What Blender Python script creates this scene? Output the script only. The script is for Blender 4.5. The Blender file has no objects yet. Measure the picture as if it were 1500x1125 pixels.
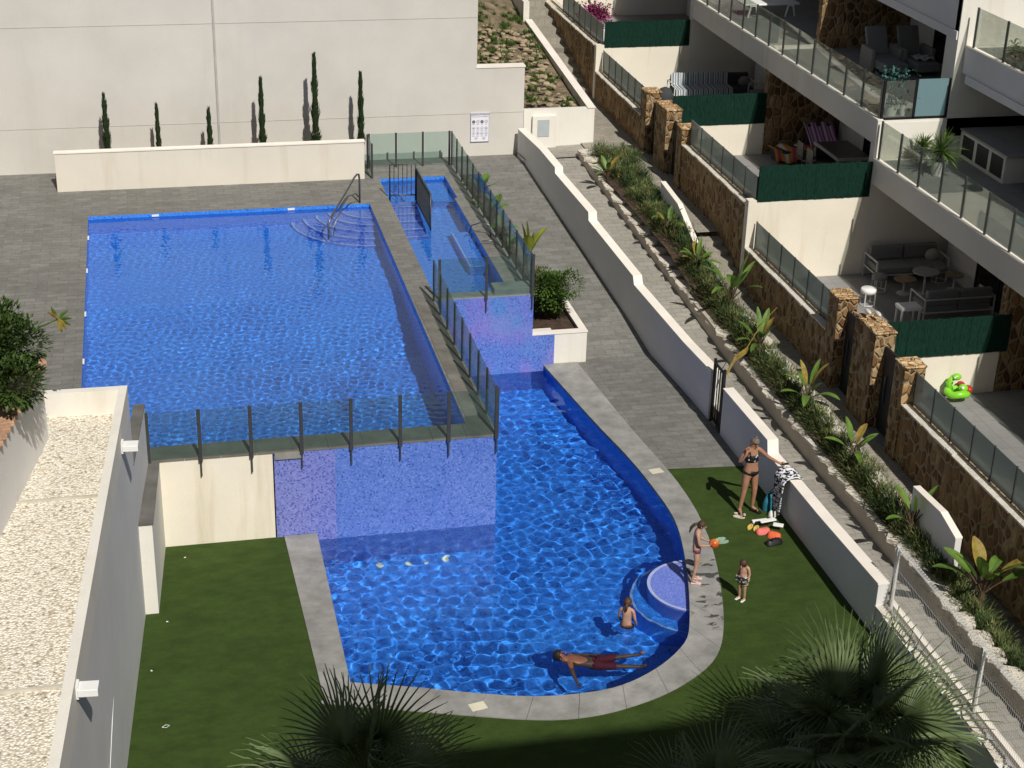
import bpy, bmesh, math, random
from mathutils import Vector, Matrix, geometry
from math import radians as R, sin, cos, pi
random.seed(7)
sc = bpy.context.scene
col = sc.collection
# ------------------------------------------------------------------ camera frame (metres; upper pool deck is z = 0)
F_PX, CX, CY, CAM_H = 2388., 750., 562.5, 14.0
def _basis():
    d = Vector((610-CX, 5700-CY, F_PX)).normalized()
    b = Vector((165-CX, -564-CY, F_PX)); b = (b - d*b.dot(d)).normalized()
    a = d.cross(b)
    if a.x < 0: a = -a
    return Matrix((a, b, -d))
RM = _basis(); CAM = Vector((0, 0, CAM_H))
def ray(x, y): return RM @ Vector((x-CX, y-CY, F_PX))
def atZ(x, y, z): v = ray(x, y); return CAM + v*((z-CAM.z)/v.z)
def atX(x, y, X): v = ray(x, y); return CAM + v*(X/v.x)
def atY(x, y, Y): v = ray(x, y); return CAM + v*(Y/v.y)
cam = bpy.data.objects.new('camera', bpy.data.cameras.new('camera')); col.objects.link(cam)
m3 = Matrix((RM @ Vector((1,0,0)), RM @ Vector((0,-1,0)), RM @ Vector((0,0,-1)))).transposed()
cam.matrix_world = Matrix.Translation(CAM) @ m3.to_4x4()
cam.data.sensor_width = 36; cam.data.lens = F_PX/1500*36; cam.data.clip_end = 2000
sc.camera = cam
# ------------------------------------------------------------------ light
EL = 47.0; SH = Vector((-.18, 1, 0)).normalized()
ldir = Vector((SH.x*cos(R(EL)), SH.y*cos(R(EL)), -sin(R(EL))))
sun = bpy.data.lights.new('sun', 'SUN'); sun.energy = 5.0; sun.angle = R(.5); sun.color = (1, .955, .88)
so = bpy.data.objects.new('sun', sun); col.objects.link(so); so.location = (5, -20, 40)
so.rotation_euler = ldir.to_track_quat('-Z', 'Y').to_euler()
w = bpy.data.worlds.new('World'); sc.world = w; w.use_nodes = True
nt = w.node_tree; sky = nt.nodes.new('ShaderNodeTexSky'); sky.sky_type = 'NISHITA'; sky.sun_disc = False
sky.sun_elevation = R(EL); sky.sun_rotation = math.atan2(-SH.x, -SH.y); sky.air_density = 1.0
hsv = nt.nodes.new('ShaderNodeHueSaturation'); hsv.inputs['Saturation'].default_value = .6; nt.links.new(sky.outputs[0], hsv.inputs['Color']); nt.links.new(hsv.outputs[0], nt.nodes['Background'].inputs[0]); nt.nodes['Background'].inputs[1].default_value = .05
sc.view_settings.view_transform = 'Standard'; sc.view_settings.look = 'None'; sc.view_settings.exposure = -.22
try: sun.cycles.is_caustics_light = True
except Exception: pass
sc.cycles.max_bounces = 10; sc.cycles.transparent_max_bounces = 16; sc.cycles.use_denoising = True
sc.cycles.sample_clamp_indirect = 8
# ------------------------------------------------------------------ tags and objects
def tag(o, label=None, cat=None, group=None, kind=None):
    if label: o['label'] = label
    if cat: o['category'] = cat
    if group: o['group'] = group
    if kind: o['kind'] = kind
    return o
def thing(name, label, cat, loc=(0,0,0), group=None):
    o = bpy.data.objects.new(name, None); col.objects.link(o); o.location = loc; o.empty_display_size = .1
    return tag(o, label, cat, group)
def wloc(o):
    v = Vector((0,0,0))
    while o: v += o.location; o = o.parent
    return v
class MB:
    def __init__(s): s.v = []; s.f = []; s.m = []; s.mi = 0
    def add(s, vs, fs):
        n = len(s.v); s.v += [tuple(p) for p in vs]; s.f += [tuple(i+n for i in f) for f in fs]; s.m += [s.mi]*len(fs); return s
    def box(s, x0, x1, y0, y1, z0, z1):
        vs = [(x,y,z) for z in (z0,z1) for x,y in ((x0,y0),(x1,y0),(x1,y1),(x0,y1))]
        return s.add(vs, [(3,2,1,0),(4,5,6,7),(0,1,5,4),(1,2,6,5),(2,3,7,6),(3,0,4,7)])
    def obox(s, c, dx, dy, h, a=0):   # box centred on c.xy, base at c.z, turned by a
        ca, sa = cos(a), sin(a); vs = []
        for z in (0, h):
            for x, y in ((-dx,-dy),(dx,-dy),(dx,dy),(-dx,dy)):
                x /= 2; y /= 2; vs.append((c[0]+x*ca-y*sa, c[1]+x*sa+y*ca, c[2]+z))
        return s.add(vs, [(3,2,1,0),(4,5,6,7),(0,1,5,4),(1,2,6,5),(2,3,7,6),(3,0,4,7)])
    def prism(s, poly, z0, z1):
        n = len(poly); g = lambda z, p: z(p[0], p[1]) if callable(z) else z
        tri = geometry.tessellate_polygon([[Vector((p[0],p[1],0)) for p in poly]])
        vs = [(p[0],p[1],g(z0,p)) for p in poly] + [(p[0],p[1],g(z1,p)) for p in poly]
        fs = []
        for t in tri:
            a, b, c = [Vector(poly[i][:2]) for i in t]
            if (b-a).cross(c-a) < 0: t = t[::-1]
            fs += [tuple(t[::-1]), tuple(i+n for i in t)]
        ar = sum(poly[i][0]*poly[(i+1)%n][1]-poly[(i+1)%n][0]*poly[i][1] for i in range(n))
        for i in range(n):
            j = (i+1)%n; q = (i,j,j+n,i+n); fs.append(q if ar > 0 else q[::-1])
        return s.add(vs, fs)
    def sheet(s, loops, z):   # flat sheet with holes
        flat = [p for l in loops for p in l]; g = lambda p: z(p[0],p[1]) if callable(z) else z
        tri = geometry.tessellate_polygon([[Vector((p[0],p[1],0)) for p in l] for l in loops]); fs = []
        for t in tri:
            a, b, c = [Vector(flat[i][:2]) for i in t]
            fs.append(tuple(t) if (b-a).cross(c-a) > 0 else tuple(t[::-1]))
        return s.add([(p[0],p[1],g(p)) for p in flat], fs)
    def tube(s, pts, r, n=8, cap=True):
        pts = [Vector(p) for p in pts]; rs = r if isinstance(r, (list, tuple)) else [r]*len(pts); vs = []; fs = []
        up = None
        for i, p in enumerate(pts):
            t = (pts[min(i+1,len(pts)-1)]-pts[max(i-1,0)]).normalized()
            if up is None: up = t.orthogonal().normalized()
            u = (up - t*up.dot(t)).normalized(); up = u; w_ = t.cross(u)
            vs += [p + (u*cos(2*pi*k/n)+w_*sin(2*pi*k/n))*rs[i] for k in range(n)]
        for i in range(len(pts)-1):
            for k in range(n):
                a = i*n+k; b = i*n+(k+1)%n; fs.append((a,b,b+n,a+n))
        if cap: fs += [tuple(range(n))[::-1], tuple(range((len(pts)-1)*n, len(pts)*n))]
        return s.add(vs, fs)
    def ball(s, c, rx, ry=None, rz=None, nu=12, nv=8, jit=0):
        ry = ry or rx; rz = rz or rx; vs = []; fs = []
        for j in range(nv+1):
            th = pi*j/nv
            for i in range(nu):
                k = 1+random.uniform(-jit,jit) if jit and 0<j<nv else 1
                vs.append((c[0]+rx*k*sin(th)*cos(2*pi*i/nu), c[1]+ry*k*sin(th)*sin(2*pi*i/nu), c[2]+rz*k*cos(th)))
        for j in range(nv):
            for i in range(nu):
                a = j*nu+i; b = j*nu+(i+1)%nu; fs.append((a,a+nu,b+nu,b))
        return s.add(vs, fs)
    def lathe(s, c, prof, n=16):
        vs = []; fs = []
        for r, z in prof: vs += [(c[0]+r*cos(2*pi*k/n), c[1]+r*sin(2*pi*k/n), c[2]+z) for k in range(n)]
        for i in range(len(prof)-1):
            for k in range(n):
                a = i*n+k; b = i*n+(k+1)%n; fs.append((a,b,b+n,a+n))
        fs += [tuple(range(n))[::-1], tuple(range((len(prof)-1)*n, len(prof)*n))]
        return s.add(vs, fs)
    def wall(s, pts, th, z0, z1, side=1):   # thick wall along a polyline; z0/z1 may be lists per point
        P_ = [Vector(p[:2]) for p in pts]; n = len(P_); off = []
        for i in range(n):
            a = P_[max(i-1,0)]; b = P_[min(i+1,n-1)]; t = (b-a).normalized(); off.append(P_[i] + Vector((-t.y, t.x))*th*side)
        Z0 = z0 if isinstance(z0, list) else [z0]*n; Z1 = z1 if isinstance(z1, list) else [z1]*n
        vs = []
        for i in range(n):
            vs += [(*P_[i], Z0[i]), (*off[i], Z0[i]), (*off[i], Z1[i]), (*P_[i], Z1[i])]
        fs = [(0,1,2,3), tuple(4*(n-1)+k for k in (3,2,1,0))]
        for i in range(n-1):
            for k in range(4):
                a = 4*i+k; b = 4*i+(k+1)%4; fs.append((a, a+4, b+4, b))
        if side < 0: fs = [f[::-1] for f in fs]
        return s.add(vs, fs)
    def leaf(s, base, d, up, L, W, seg=5, droop=.4, fold=.15):
        d = d.normalized(); sd = d.cross(up).normalized(); p = Vector(base); vs = []; fs = []; dd = d.copy()
        for i in range(seg+1):
            t = i/seg; wd = W*(sin(pi*min(1,(t*.92+.06)))**.7)*.5
            nn = sd.cross(dd).normalized()
            vs += [p - sd*wd + nn*wd*fold*2, p, p + sd*wd + nn*wd*fold*2]
            dd = (dd + Vector((0,0,-droop/seg))).normalized(); p = p + dd*(L/seg)
        for i in range(seg):
            a = 3*i; fs += [(a,a+1,a+4,a+3),(a+1,a+2,a+5,a+4)]
        return s.add(vs, fs)
    def build(s, name, mat, parent=None, smooth=False, bevel=0):
        off = wloc(parent) if parent else Vector((0,0,0))
        me = bpy.data.meshes.new(name); me.from_pydata([tuple(Vector(v)-off) for v in s.v], [], s.f)
        for m_ in (mat if isinstance(mat, list) else [mat]): me.materials.append(m_)
        if isinstance(mat, list): me.polygons.foreach_set('material_index', s.m)
        if smooth: me.shade_smooth()
        o = bpy.data.objects.new(name, me); col.objects.link(o)
        if parent: o.parent = parent
        if bevel:
            b = o.modifiers.new('bevel', 'BEVEL'); b.width = bevel; b.segments = 2; b.limit_method = 'ANGLE'
        return o
def struct(name, mb, mat, **k): return tag(mb.build(name, mat, **k), kind='structure')
def solid(name, mb, mat, label, cat, group=None, **k): return tag(mb.build(name, mat, **k), label, cat, group)
def copy_tree(o, loc=None, rz=None, parent=None, scale=None):
    c = o.copy(); col.objects.link(c)
    if parent: c.parent = parent
    if loc is not None: c.location = loc
    if rz is not None: c.rotation_euler.z = rz
    if scale is not None: c.scale = (scale,)*3
    for ch in [q for q in bpy.data.objects if q.parent == o]: copy_tree(ch, parent=c)
    return c
# ------------------------------------------------------------------ materials
class NT:
    def __init__(s, name, rough=.7, spec=.3):
        s.m = bpy.data.materials.new(name); s.m.use_nodes = True; s.t = s.m.node_tree; s.b = s.t.nodes['Principled BSDF']
        s.b.inputs['Roughness'].default_value = rough; s.b.inputs['Specular IOR Level'].default_value = spec
    def n(s, ty, **k):
        q = s.t.nodes.new(ty)
        for a, v in k.items():
            if hasattr(q, a): setattr(q, a, v)
        return q
    def l(s, a, b): s.t.links.new(a, b)
    def pos(s, scale=(1,1,1), swap=None):
        g = s.n('ShaderNodeNewGeometry').outputs['Position']
        if swap:
            sp = s.n('ShaderNodeSeparateXYZ'); s.l(g, sp.inputs[0]); cb = s.n('ShaderNodeCombineXYZ')
            for i, ax in enumerate(swap): s.l(sp.outputs['xyz'.index(ax)], cb.inputs[i])
            g = cb.outputs[0]
        mp = s.n('ShaderNodeMapping'); mp.inputs['Scale'].default_value = scale; s.l(g, mp.inputs[0]); return mp.outputs[0]
    def noise(s, v, scale, detail=3, rough=.55):
        q = s.n('ShaderNodeTexNoise'); s.l(v, q.inputs['Vector']); q.inputs['Scale'].default_value = scale
        q.inputs['Detail'].default_value = detail; q.inputs['Roughness'].default_value = rough; return q.outputs['Fac']
    def ramp(s, f, stops, interp='LINEAR'):
        q = s.n('ShaderNodeValToRGB'); e = q.color_ramp.elements; q.color_ramp.interpolation = interp
        while len(e) > len(stops): e.remove(e[-1])
        while len(e) < len(stops): e.new(1)
        for el, (p, c) in zip(e, stops): el.position = p; el.color = (*c, 1) if len(c) == 3 else c
        s.l(f, q.inputs[0]); return q.outputs[0]
    def mix(s, f, a, b, mode='MIX'):
        q = s.n('ShaderNodeMix'); q.data_type = 'RGBA'; q.blend_type = mode
        for i, v in ((0,f),(6,a),(7,b)):
            if isinstance(v, (int,float)): q.inputs[i].default_value = v
            elif isinstance(v, tuple): q.inputs[i].default_value = (*v,1)
            else: s.l(v, q.inputs[i])
        return q.outputs[2]
    def math(s, op, a, b=0):
        q = s.n('ShaderNodeMath'); q.operation = op
        for i, v in ((0,a),(1,b)):
            if isinstance(v, (int,float)): q.inputs[i].default_value = v
            else: s.l(v, q.inputs[i])
        return q.outputs[0]
    def col(s, c): s.l(c, s.b.inputs['Base Color']); return s
    def bump(s, h, dist=.01, st=1):
        q = s.n('ShaderNodeBump'); q.inputs['Distance'].default_value = dist; q.inputs['Strength'].default_value = st
        s.l(h, q.inputs['Height']); s.l(q.outputs[0], s.b.inputs['Normal']); return s
def plain(name, c, rough=.7, amt=.15, scale=3., spec=.3, bump=None, metal=0):
    t = NT(name, rough, spec); p = t.pos()
    f = t.noise(p, scale, 5); g = t.ramp(f, [(.3, tuple(x*(1-amt) for x in c)), (.7, tuple(min(1,x*(1+amt)) for x in c))]); t.col(g)
    t.b.inputs['Metallic'].default_value = metal
    if bump: t.bump(t.noise(p, bump[0], 4), bump[1])
    return t.m
def plaster(name, c, streak=.25):
    t = NT(name, .85, .15); p = t.pos(); f = t.noise(p, .7, 5)
    g = t.ramp(f, [(.3, tuple(x*.93 for x in c)), (.7, tuple(min(1,x*1.04) for x in c))])
    s_ = t.noise(t.pos((1.3, 1.3, .13)), 1.6, 4, .6)
    m_ = t.ramp(s_, [(.55, (0,0,0)), (.78, (streak,)*3)])
    g = t.mix(m_, g, (c[0]*.62, c[1]*.52, c[2]*.38)); f2 = t.noise(p, 45, 2)
    g = t.mix(.06, g, t.ramp(f2, [(.3,(.3,.3,.3)),(.7,(1,1,1))]), 'MULTIPLY'); t.col(g); t.bump(f2, .003); return t.m
def paving(name, c1, c2, mortar, bw, bh, swap='xyz', msize=.008, off=.5, amt=.25):
    t = NT(name, .75, .25); p = t.pos(swap=swap)
    b = t.n('ShaderNodeTexBrick'); t.l(p, b.inputs['Vector']); b.inputs['Scale'].default_value = 1
    b.inputs['Brick Width'].default_value = bw; b.inputs['Row Height'].default_value = bh; b.inputs['Mortar Size'].default_value = msize
    b.inputs['Color1'].default_value = (*c1,1); b.inputs['Color2'].default_value = (*c2,1); b.inputs['Mortar'].default_value = (*mortar,1); b.offset = off
    f = t.noise(t.pos((1,1.7,1)), 4.2, 6, .7); g = t.mix(1., b.outputs['Color'], t.ramp(f, [(.28,(1-amt,)*3),(.72,(1+amt*.6,)*3)]), 'MULTIPLY')
    f3 = t.noise(t.pos(), .35, 3); g = t.mix(.5, g, t.ramp(f3, [(.35,(.8,.8,.8)),(.65,(1.1,1.1,1.1))]), 'MULTIPLY')
    t.col(g); t.bump(f, .004); return t.m
def mosaic(name, stops, cell=.03, pink=.0):
    t = NT(name, .25, .5); p = t.pos(); sn = t.n('ShaderNodeVectorMath'); sn.operation = 'SNAP'; t.l(p, sn.inputs[0]); sn.inputs[1].default_value = (cell,)*3
    ad = t.n('ShaderNodeVectorMath'); ad.operation = 'ADD'; t.l(sn.outputs[0], ad.inputs[0]); ad.inputs[1].default_value = (.013,.017,.011)
    wn = t.n('ShaderNodeTexWhiteNoise'); t.l(ad.outputs[0], wn.inputs['Vector'])
    g = t.ramp(wn.outputs['Value'], stops, 'CONSTANT')
    f = t.noise(p, .9, 3); g = t.mix(.5, g, t.ramp(f, [(.35,(.8,.85,.95)),(.65,(1.15,1.1,1.05))]), 'MULTIPLY')
    if pink:
        sw = t.noise(t.pos((1.2,1.2,.8)), 1.1, 2, .4); g = t.mix(t.ramp(sw, [(.45,(0,0,0)),(.62,(pink,)*3)]), g, (.42,.2,.55))
        sw2 = t.noise(t.pos((1.7,1.3,1.0)), .9, 2, .4); g = t.mix(t.ramp(sw2, [(.5,(0,0,0)),(.66,(pink*.8,)*3)]), g, (.08,.35,.6))
    t.col(g); return t.m
def stone(name, dark=1., sc_=5.5):
    t = NT(name, .85, .2); p = t.pos((1,1,.62)); nz = t.n('ShaderNodeTexNoise'); t.l(p, nz.inputs['Vector']); nz.inputs['Scale'].default_value = 3
    pp = t.mix(.08, p, nz.outputs['Color'])
    v = t.n('ShaderNodeTexVoronoi'); t.l(pp, v.inputs['Vector']); v.inputs['Scale'].default_value = sc_; v.inputs['Randomness'].default_value = .85
    e = t.n('ShaderNodeTexVoronoi'); e.feature = 'DISTANCE_TO_EDGE'; t.l(pp, e.inputs['Vector']); e.inputs['Scale'].default_value = sc_; e.inputs['Randomness'].default_value = .85
    sp = t.n('ShaderNodeSeparateColor'); t.l(v.outputs['Color'], sp.inputs[0])
    c = t.ramp(sp.outputs[0], [(0,(.13*dark,.065*dark,.03*dark)),(.35,(.22*dark,.12*dark,.05*dark)),(.7,(.34*dark,.20*dark,.085*dark)),(1,(.45*dark,.31*dark,.16*dark))])
    c = t.mix(.6, c, t.ramp(t.noise(p, 9, 4), [(.3,(.6,.6,.6)),(.7,(1.2,1.2,1.2))]), 'MULTIPLY')
    g = t.mix(t.ramp(e.outputs['Distance'], [(.05,(1,1,1)),(.11,(0,0,0))]), c, (.36*dark,.28*dark,.17*dark))
    t.col(g); t.bump(t.ramp(e.outputs['Distance'], [(0,(0,0,0)),(.2,(1,1,1))]), .04); return t.m
def glassy(name, tint=(.86,.93,.91), haze=.0, hc=(.35,.42,.4), gloss=.10):
    m_ = bpy.data.materials.new(name); m_.use_nodes = True; t = m_.node_tree; t.nodes.clear()
    o = t.nodes.new('ShaderNodeOutputMaterial'); tr = t.nodes.new('ShaderNodeBsdfTransparent'); tr.inputs[0].default_value = (*tint,1)
    gl = t.nodes.new('ShaderNodeBsdfGlossy'); gl.inputs['Roughness'].default_value = .02; df = t.nodes.new('ShaderNodeBsdfDiffuse'); df.inputs[0].default_value = (*hc,1)
    tl = t.nodes.new('ShaderNodeBsdfTranslucent'); tl.inputs[0].default_value = (*hc,1); a1 = t.nodes.new('ShaderNodeMixShader'); a1.inputs[0].default_value = .35
    t.links.new(df.outputs[0], a1.inputs[1]); t.links.new(tl.outputs[0], a1.inputs[2])
    a = t.nodes.new('ShaderNodeMixShader'); a.inputs[0].default_value = haze; t.links.new(tr.outputs[0], a.inputs[1]); t.links.new(a1.outputs[0], a.inputs[2])
    fr = t.nodes.new('ShaderNodeLayerWeight'); fr.inputs[0].default_value = .25; mu = t.nodes.new('ShaderNodeMath'); mu.operation = 'MULTIPLY'; mu.inputs[1].default_value = gloss*4
    t.links.new(fr.outputs['Fresnel'], mu.inputs[0]); b = t.nodes.new('ShaderNodeMixShader'); t.links.new(mu.outputs[0], b.inputs[0])
    t.links.new(a.outputs[0], b.inputs[1]); t.links.new(gl.outputs[0], b.inputs[2]); t.links.new(b.outputs[0], o.inputs[0]); return m_
def leafmat(name, stops, rough=.5, trans=.25, scale=14):
    t = NT(name, rough, .35); g = t.ramp(t.noise(t.pos(), scale, 4), stops); t.col(g)
    tr = t.n('ShaderNodeBsdfTranslucent'); t.l(g, tr.inputs[0]); mx = t.n('ShaderNodeMixShader'); mx.inputs[0].default_value = trans
    t.l(t.b.outputs[0], mx.inputs[1]); t.l(tr.outputs[0], mx.inputs[2]); t.l(mx.outputs[0], t.t.nodes['Material Output'].inputs[0]); return t.m
WHITE = plaster('cream_plaster', (.72,.67,.58), .35); WHITE2 = plaster('white_plaster', (.78,.75,.68), .3); STAIN = plaster('stained_plaster', (.82,.76,.64), .6)
TALLW = plaster('tall_wall_plaster', (.61,.585,.535), .14)
GREYW = plaster('grey_plaster', (.72,.71,.70), .06); CAPW = plain('white_cap', (.84,.78,.70), .8, .05, 2)
DECK = paving('deck_tiles', (.175,.172,.158), (.225,.22,.203), (.145,.14,.127), .46, .2, amt=.26)
PAVE1 = paving('path_pavers', (.30,.285,.25), (.36,.34,.295), (.22,.205,.175), .4, .2, amt=.2)
PAVE2 = paving('walk_pavers', (.30,.275,.225), (.37,.34,.28), (.22,.2,.165), .22, .11, amt=.2)
PORCH = paving('terrace_tiles', (.25,.245,.24), (.28,.275,.265), (.2,.2,.19), .6, .6, off=0, amt=.12)
COPE = plain('coping_stone', (.27,.265,.25), .7, .28, 2.2, bump=(40,.003))
COPEU = plain('upper_coping_stone', (.165,.158,.138), .7, .28, 2.2, bump=(40,.003)); COPED = plain('dark_coping_stone', (.13,.125,.115), .7, .25, 2.5)
LIN = [(0,(.085,.175,.52)),(.3,(.11,.195,.56)),(.6,(.14,.22,.61)),(.86,(.17,.26,.64)),(.93,(.05,.10,.38))]
TILE = mosaic('blue_mosaic', LIN); TILEP = mosaic('purple_mosaic', [(0,(.15,.185,.50)),(.3,(.18,.21,.54)),(.6,(.225,.25,.59)),(.88,(.08,.10,.38))])
TILEI = mosaic('iridescent_mosaic', LIN, pink=.32)
BASIN = mosaic('pool_interior_mosaic', [(0,(.040,.215,.70)),(.3,(.052,.245,.76)),(.6,(.068,.275,.80)),(.88,(.085,.305,.83)),(.95,(.03,.12,.46))]); TILEL = mosaic('pale_mosaic', [(0,(.13,.19,.60)),(.4,(.165,.225,.64)),(.8,(.20,.26,.68))])
RIM = plain('pale_blue_rim', (.36,.42,.66), .4, .1, 8)
STONE = stone('rubble_stone', .95, 6.0); STONE2 = stone('wall_stone', .8, 5.5)
STEEL = plain('dark_steel', (.075,.08,.08), .4, .15, 6, .5, metal=.4); INOX = plain('brushed_steel', (.16,.17,.17), .35, .1, 6, .5, metal=.7)
PWHITE = plain('white_paint', (.8,.8,.78), .45, .03, 4); BLACK = plain('black', (.012,.012,.013), .5, .2, 5); DOORM = plain('dark_door', (.02,.022,.024), .5, .1, 4)
GLASS = glassy('clear_glass', (.80,.88,.86), .05, (.4,.45,.43)); GLASSB = glassy('balcony_glass', (.84,.88,.84), .12, (.5,.5,.46)); FROST = glassy('frosted_glass', (.6,.66,.64), .62, (.40,.44,.42)); TEAL = glassy('teal_glass', (.5,.7,.72), .7, (.32,.48,.52)); DKGL = plain('dark_window_glass', (.01,.012,.014), .08, .1, 3, .6)
def grass_mat():
    t = NT('artificial_turf', .9, .1); p = t.pos(); a = t.noise(p, 120, 3, .7); b = t.noise(t.pos((.6,1,1)), 3.5, 6, .7)
    g = t.ramp(a, [(.25,(.034,.062,.014)),(.75,(.090,.146,.036))]); g = t.mix(.7, g, t.ramp(b, [(.3,(.62,.64,.6)),(.7,(1.32,1.28,1.15))]), 'MULTIPLY')
    t.col(g); t.bump(a, .03); return t.m
TURF = grass_mat()
def gravel_mat():
    t = NT('cream_gravel', .85, .2); p = t.pos(); v = t.n('ShaderNodeTexVoronoi'); t.l(p, v.inputs['Vector']); v.inputs['Scale'].default_value = 26
    sp = t.n('ShaderNodeSeparateColor'); t.l(v.outputs['Color'], sp.inputs[0]); c = t.ramp(sp.outputs[0], [(0,(.40,.35,.26)),(.1,(.72,.66,.54)),(.5,(.86,.80,.68)),(1,(.93,.89,.80))])
    d = t.ramp(v.outputs['Distance'], [(.45,(1,1,1)),(.85,(.55,.52,.46))]); t.col(t.mix(1., c, d, 'MULTIPLY')); t.bump(t.ramp(v.outputs['Distance'], [(.1,(1,1,1)),(.7,(0,0,0))]), .014); return t.m
GRAVEL = gravel_mat()
SOIL = plain('dry_soil', (.22,.17,.11), .95, .45, 2.5, bump=(8,.12)); SOILD = plain('dark_soil', (.07,.045,.03), .95, .4, 6, bump=(20,.04))
def fakehedge():
    t = NT('green_screen_mesh', .8, .1); a = t.noise(t.pos((14,14,2.2)), 3, 5, .7); t.col(t.ramp(a, [(.3,(.003,.014,.010)),(.6,(.010,.042,.028)),(.8,(.018,.065,.045))])); t.bump(a, .03); return t.m
SCREEN = fakehedge()
LEAFD = leafmat('dark_leaf', [(.3,(.02,.045,.01)),(.7,(.06,.11,.025))]); LEAFG = leafmat('green_leaf', [(.3,(.05,.10,.015)),(.7,(.12,.20,.04))])
LEAFB = leafmat('banana_leaf', [(.3,(.09,.19,.025)),(.7,(.20,.32,.07))], .4, .35, 5); LEAFY = leafmat('yellow_leaf', [(.3,(.22,.13,.03)),(.7,(.42,.34,.07))], .6, .3, 7)
LEAFX = leafmat('bright_leaf', [(.3,(.25,.32,.03)),(.7,(.45,.5,.08))], .5, .4, 5)
ROSEM = leafmat('rosemary', [(.25,(.05,.08,.027)),(.5,(.11,.155,.05)),(.72,(.25,.26,.10))], .7, .1, 1.6); BARK = plain('bark', (.10,.065,.04), .9, .4, 12, bump=(30,.03))
CYPR = leafmat('cypress_green', [(.3,(.012,.03,.01)),(.7,(.04,.07,.02))], .7, .1, 20); PALM = leafmat('palm_green', [(.3,(.085,.125,.045)),(.7,(.19,.25,.11))], .45, .2, 3)
PINK = leafmat('bougainvillea', [(.3,(.28,.02,.12)),(.7,(.5,.06,.26))], .6, .3, 20)
TERRA = plain('brick_coping', (.42,.25,.16), .85, .3, 9); FABG = plain('grey_fabric', (.22,.22,.22), .9, .08, 20); ALU = plain('white_aluminium', (.6,.6,.58), .4, .05, 4)
# ================================================================== SETTING
G = -1.83; WZ = -1.97; UZ = -.09      # lawn, lower water, upper water
XW0, XW1, YW0, YW1 = 10.42, 11.45, 44.75, 34.3
def zr(x, y): return G*min(1, max(0, (YW0-.6-y)/(YW0-.6-YW1)))
struct('ground', MB().box(-300, 300, -100, 400, -7, -6.5), SOIL)
def smooth_loop(pts, n=3):
    for _ in range(n):
        q = []
        for i in range(len(pts)-1): a, b = Vector(pts[i]), Vector(pts[i+1]); q += [a*.75+b*.25, a*.25+b*.75]
        pts = [Vector(pts[0])] + q + [Vector(pts[-1])]
    return pts
def path_px(l, z, n=2): return [(p.x, p.y) for p in smooth_loop([atZ(x, y, z) for x, y in l], n)]
def resamp(l, n):
    L = [0]
    for a, b in zip(l[:-1], l[1:]): L.append(L[-1]+(Vector(b)-Vector(a)).length)
    out = []
    for i in range(n+1):
        t = L[-1]*i/n; k = max(j for j in range(len(L)) if L[j] <= t+1e-6); k = min(k, len(l)-2)
        u = (t-L[k])/max(1e-6, L[k+1]-L[k]); out.append(Vector(l[k]).lerp(Vector(l[k+1]), u))
    return out
curve_in = path_px([(795,532),(880,627),(923,670),(964,721),(993,764),(1005,812),(1012,870),(1012,927),(1004,946),(973,976),(922,1004),(869,1017),(780,1024),(700,1018),(610,1009),(507,1001)], G)
curve_out = path_px([(838,522),(923,627),(972,681),(1000,716),(1024,754),(1046,807),(1058,870),(1061,920),(1055,955),(1035,981),(991,1010),(947,1029),(880,1049),(800,1057),(667,1047),(560,1038),(467,1030)], G)
YF = 27.18     # front wall of the upper pool
# --- upper deck (with holes for the two upper basins)
UP = [(-1.68,27.72),(5.58,27.72),(5.58,41.08),(-1.68,41.08)]
SPA = [(6.14,34.42),(7.90,34.42),(7.90,41.2),(7.98,41.2),(7.98,43.14),(6.14,43.14)]
BODYUP = [(-.46,YF),(6.08,YF),(6.08,34.1),(8.42,34.1),(8.42,44.9),(-14,44.9),(-14,25.0),(-.68,25.0)]
d = MB().sheet([[(-.46,YF+.02),(6.06,YF+.02),(6.06,34.12),(8.40,34.12),(8.40,YW0-.6),(10.4,YW0-.6),(10.4,44.9),(-14,44.9),(-14,25.3),(-.66,25.3)], UP, SPA], 0)
struct('pool_deck', d, DECK)
struct('deck_block', MB().box(-14, -1.95, 25.3, 44.9, -2.6, -.01), WHITE)
struct('ramp', MB().sheet([[(8.4,YW0-.6),(10.40,YW0-.6),(XW1,YW1),(11.66,30.7),(11.70,28.4),(9.6,28.4),(8.7,30.5),(8.45,34.0)]], lambda x, y: zr(x, y) if y < YW0-.61 else 0), DECK)
# the ramp needs an even slope: rebuild as strips
o = bpy.data.objects['ramp']; bpy.data.objects.remove(o)
rp = MB(); ys = [YW0-.6-i*(YW0-.6-YW1)/8 for i in range(9)]
wx = lambda y: XW0+(XW1-XW0)*(YW0-y)/(YW0-YW1)+.02
for a, b in zip(ys[:-1], ys[1:]): rp.add([(8.41,a,zr(0,a)),(8.41,b,zr(0,b)),(wx(b),b,zr(0,b)),(wx(a),a,zr(0,a))], [(0,1,2,3)])
cm = [((a.x+b.x)/2,(a.y+b.y)/2) for a, b in zip(resamp(curve_in,60),resamp(curve_out,60))]; rp.sheet([[(8.41,YW1),(XW1+.02,YW1),(11.66,30.7),(11.72,28.4)]+[p for p in cm if p[1] > 28.5][::-1]], G)
struct('ramp', rp, DECK)
turf_r = [(p.x, p.y) for p in (atZ(975,681,G), atZ(1056,668,G))]
lawn_old = [(-1.3,8),(13.5,8),(13.5,22.3),(11.76,22.3),(11.72,28.9),(turf_r[0][0],turf_r[0][1]),(9.0,28.9),(8.4,30),(3,30),(-.3,27.3),(-1.3,24)]
inner_hole = curve_in + [(2.5,27.0),(7,29)]
lh = [(p[0],p[1]) for p in curve_in[6:-1]] + [(2.62,26.6),(7,28.5)]
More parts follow.
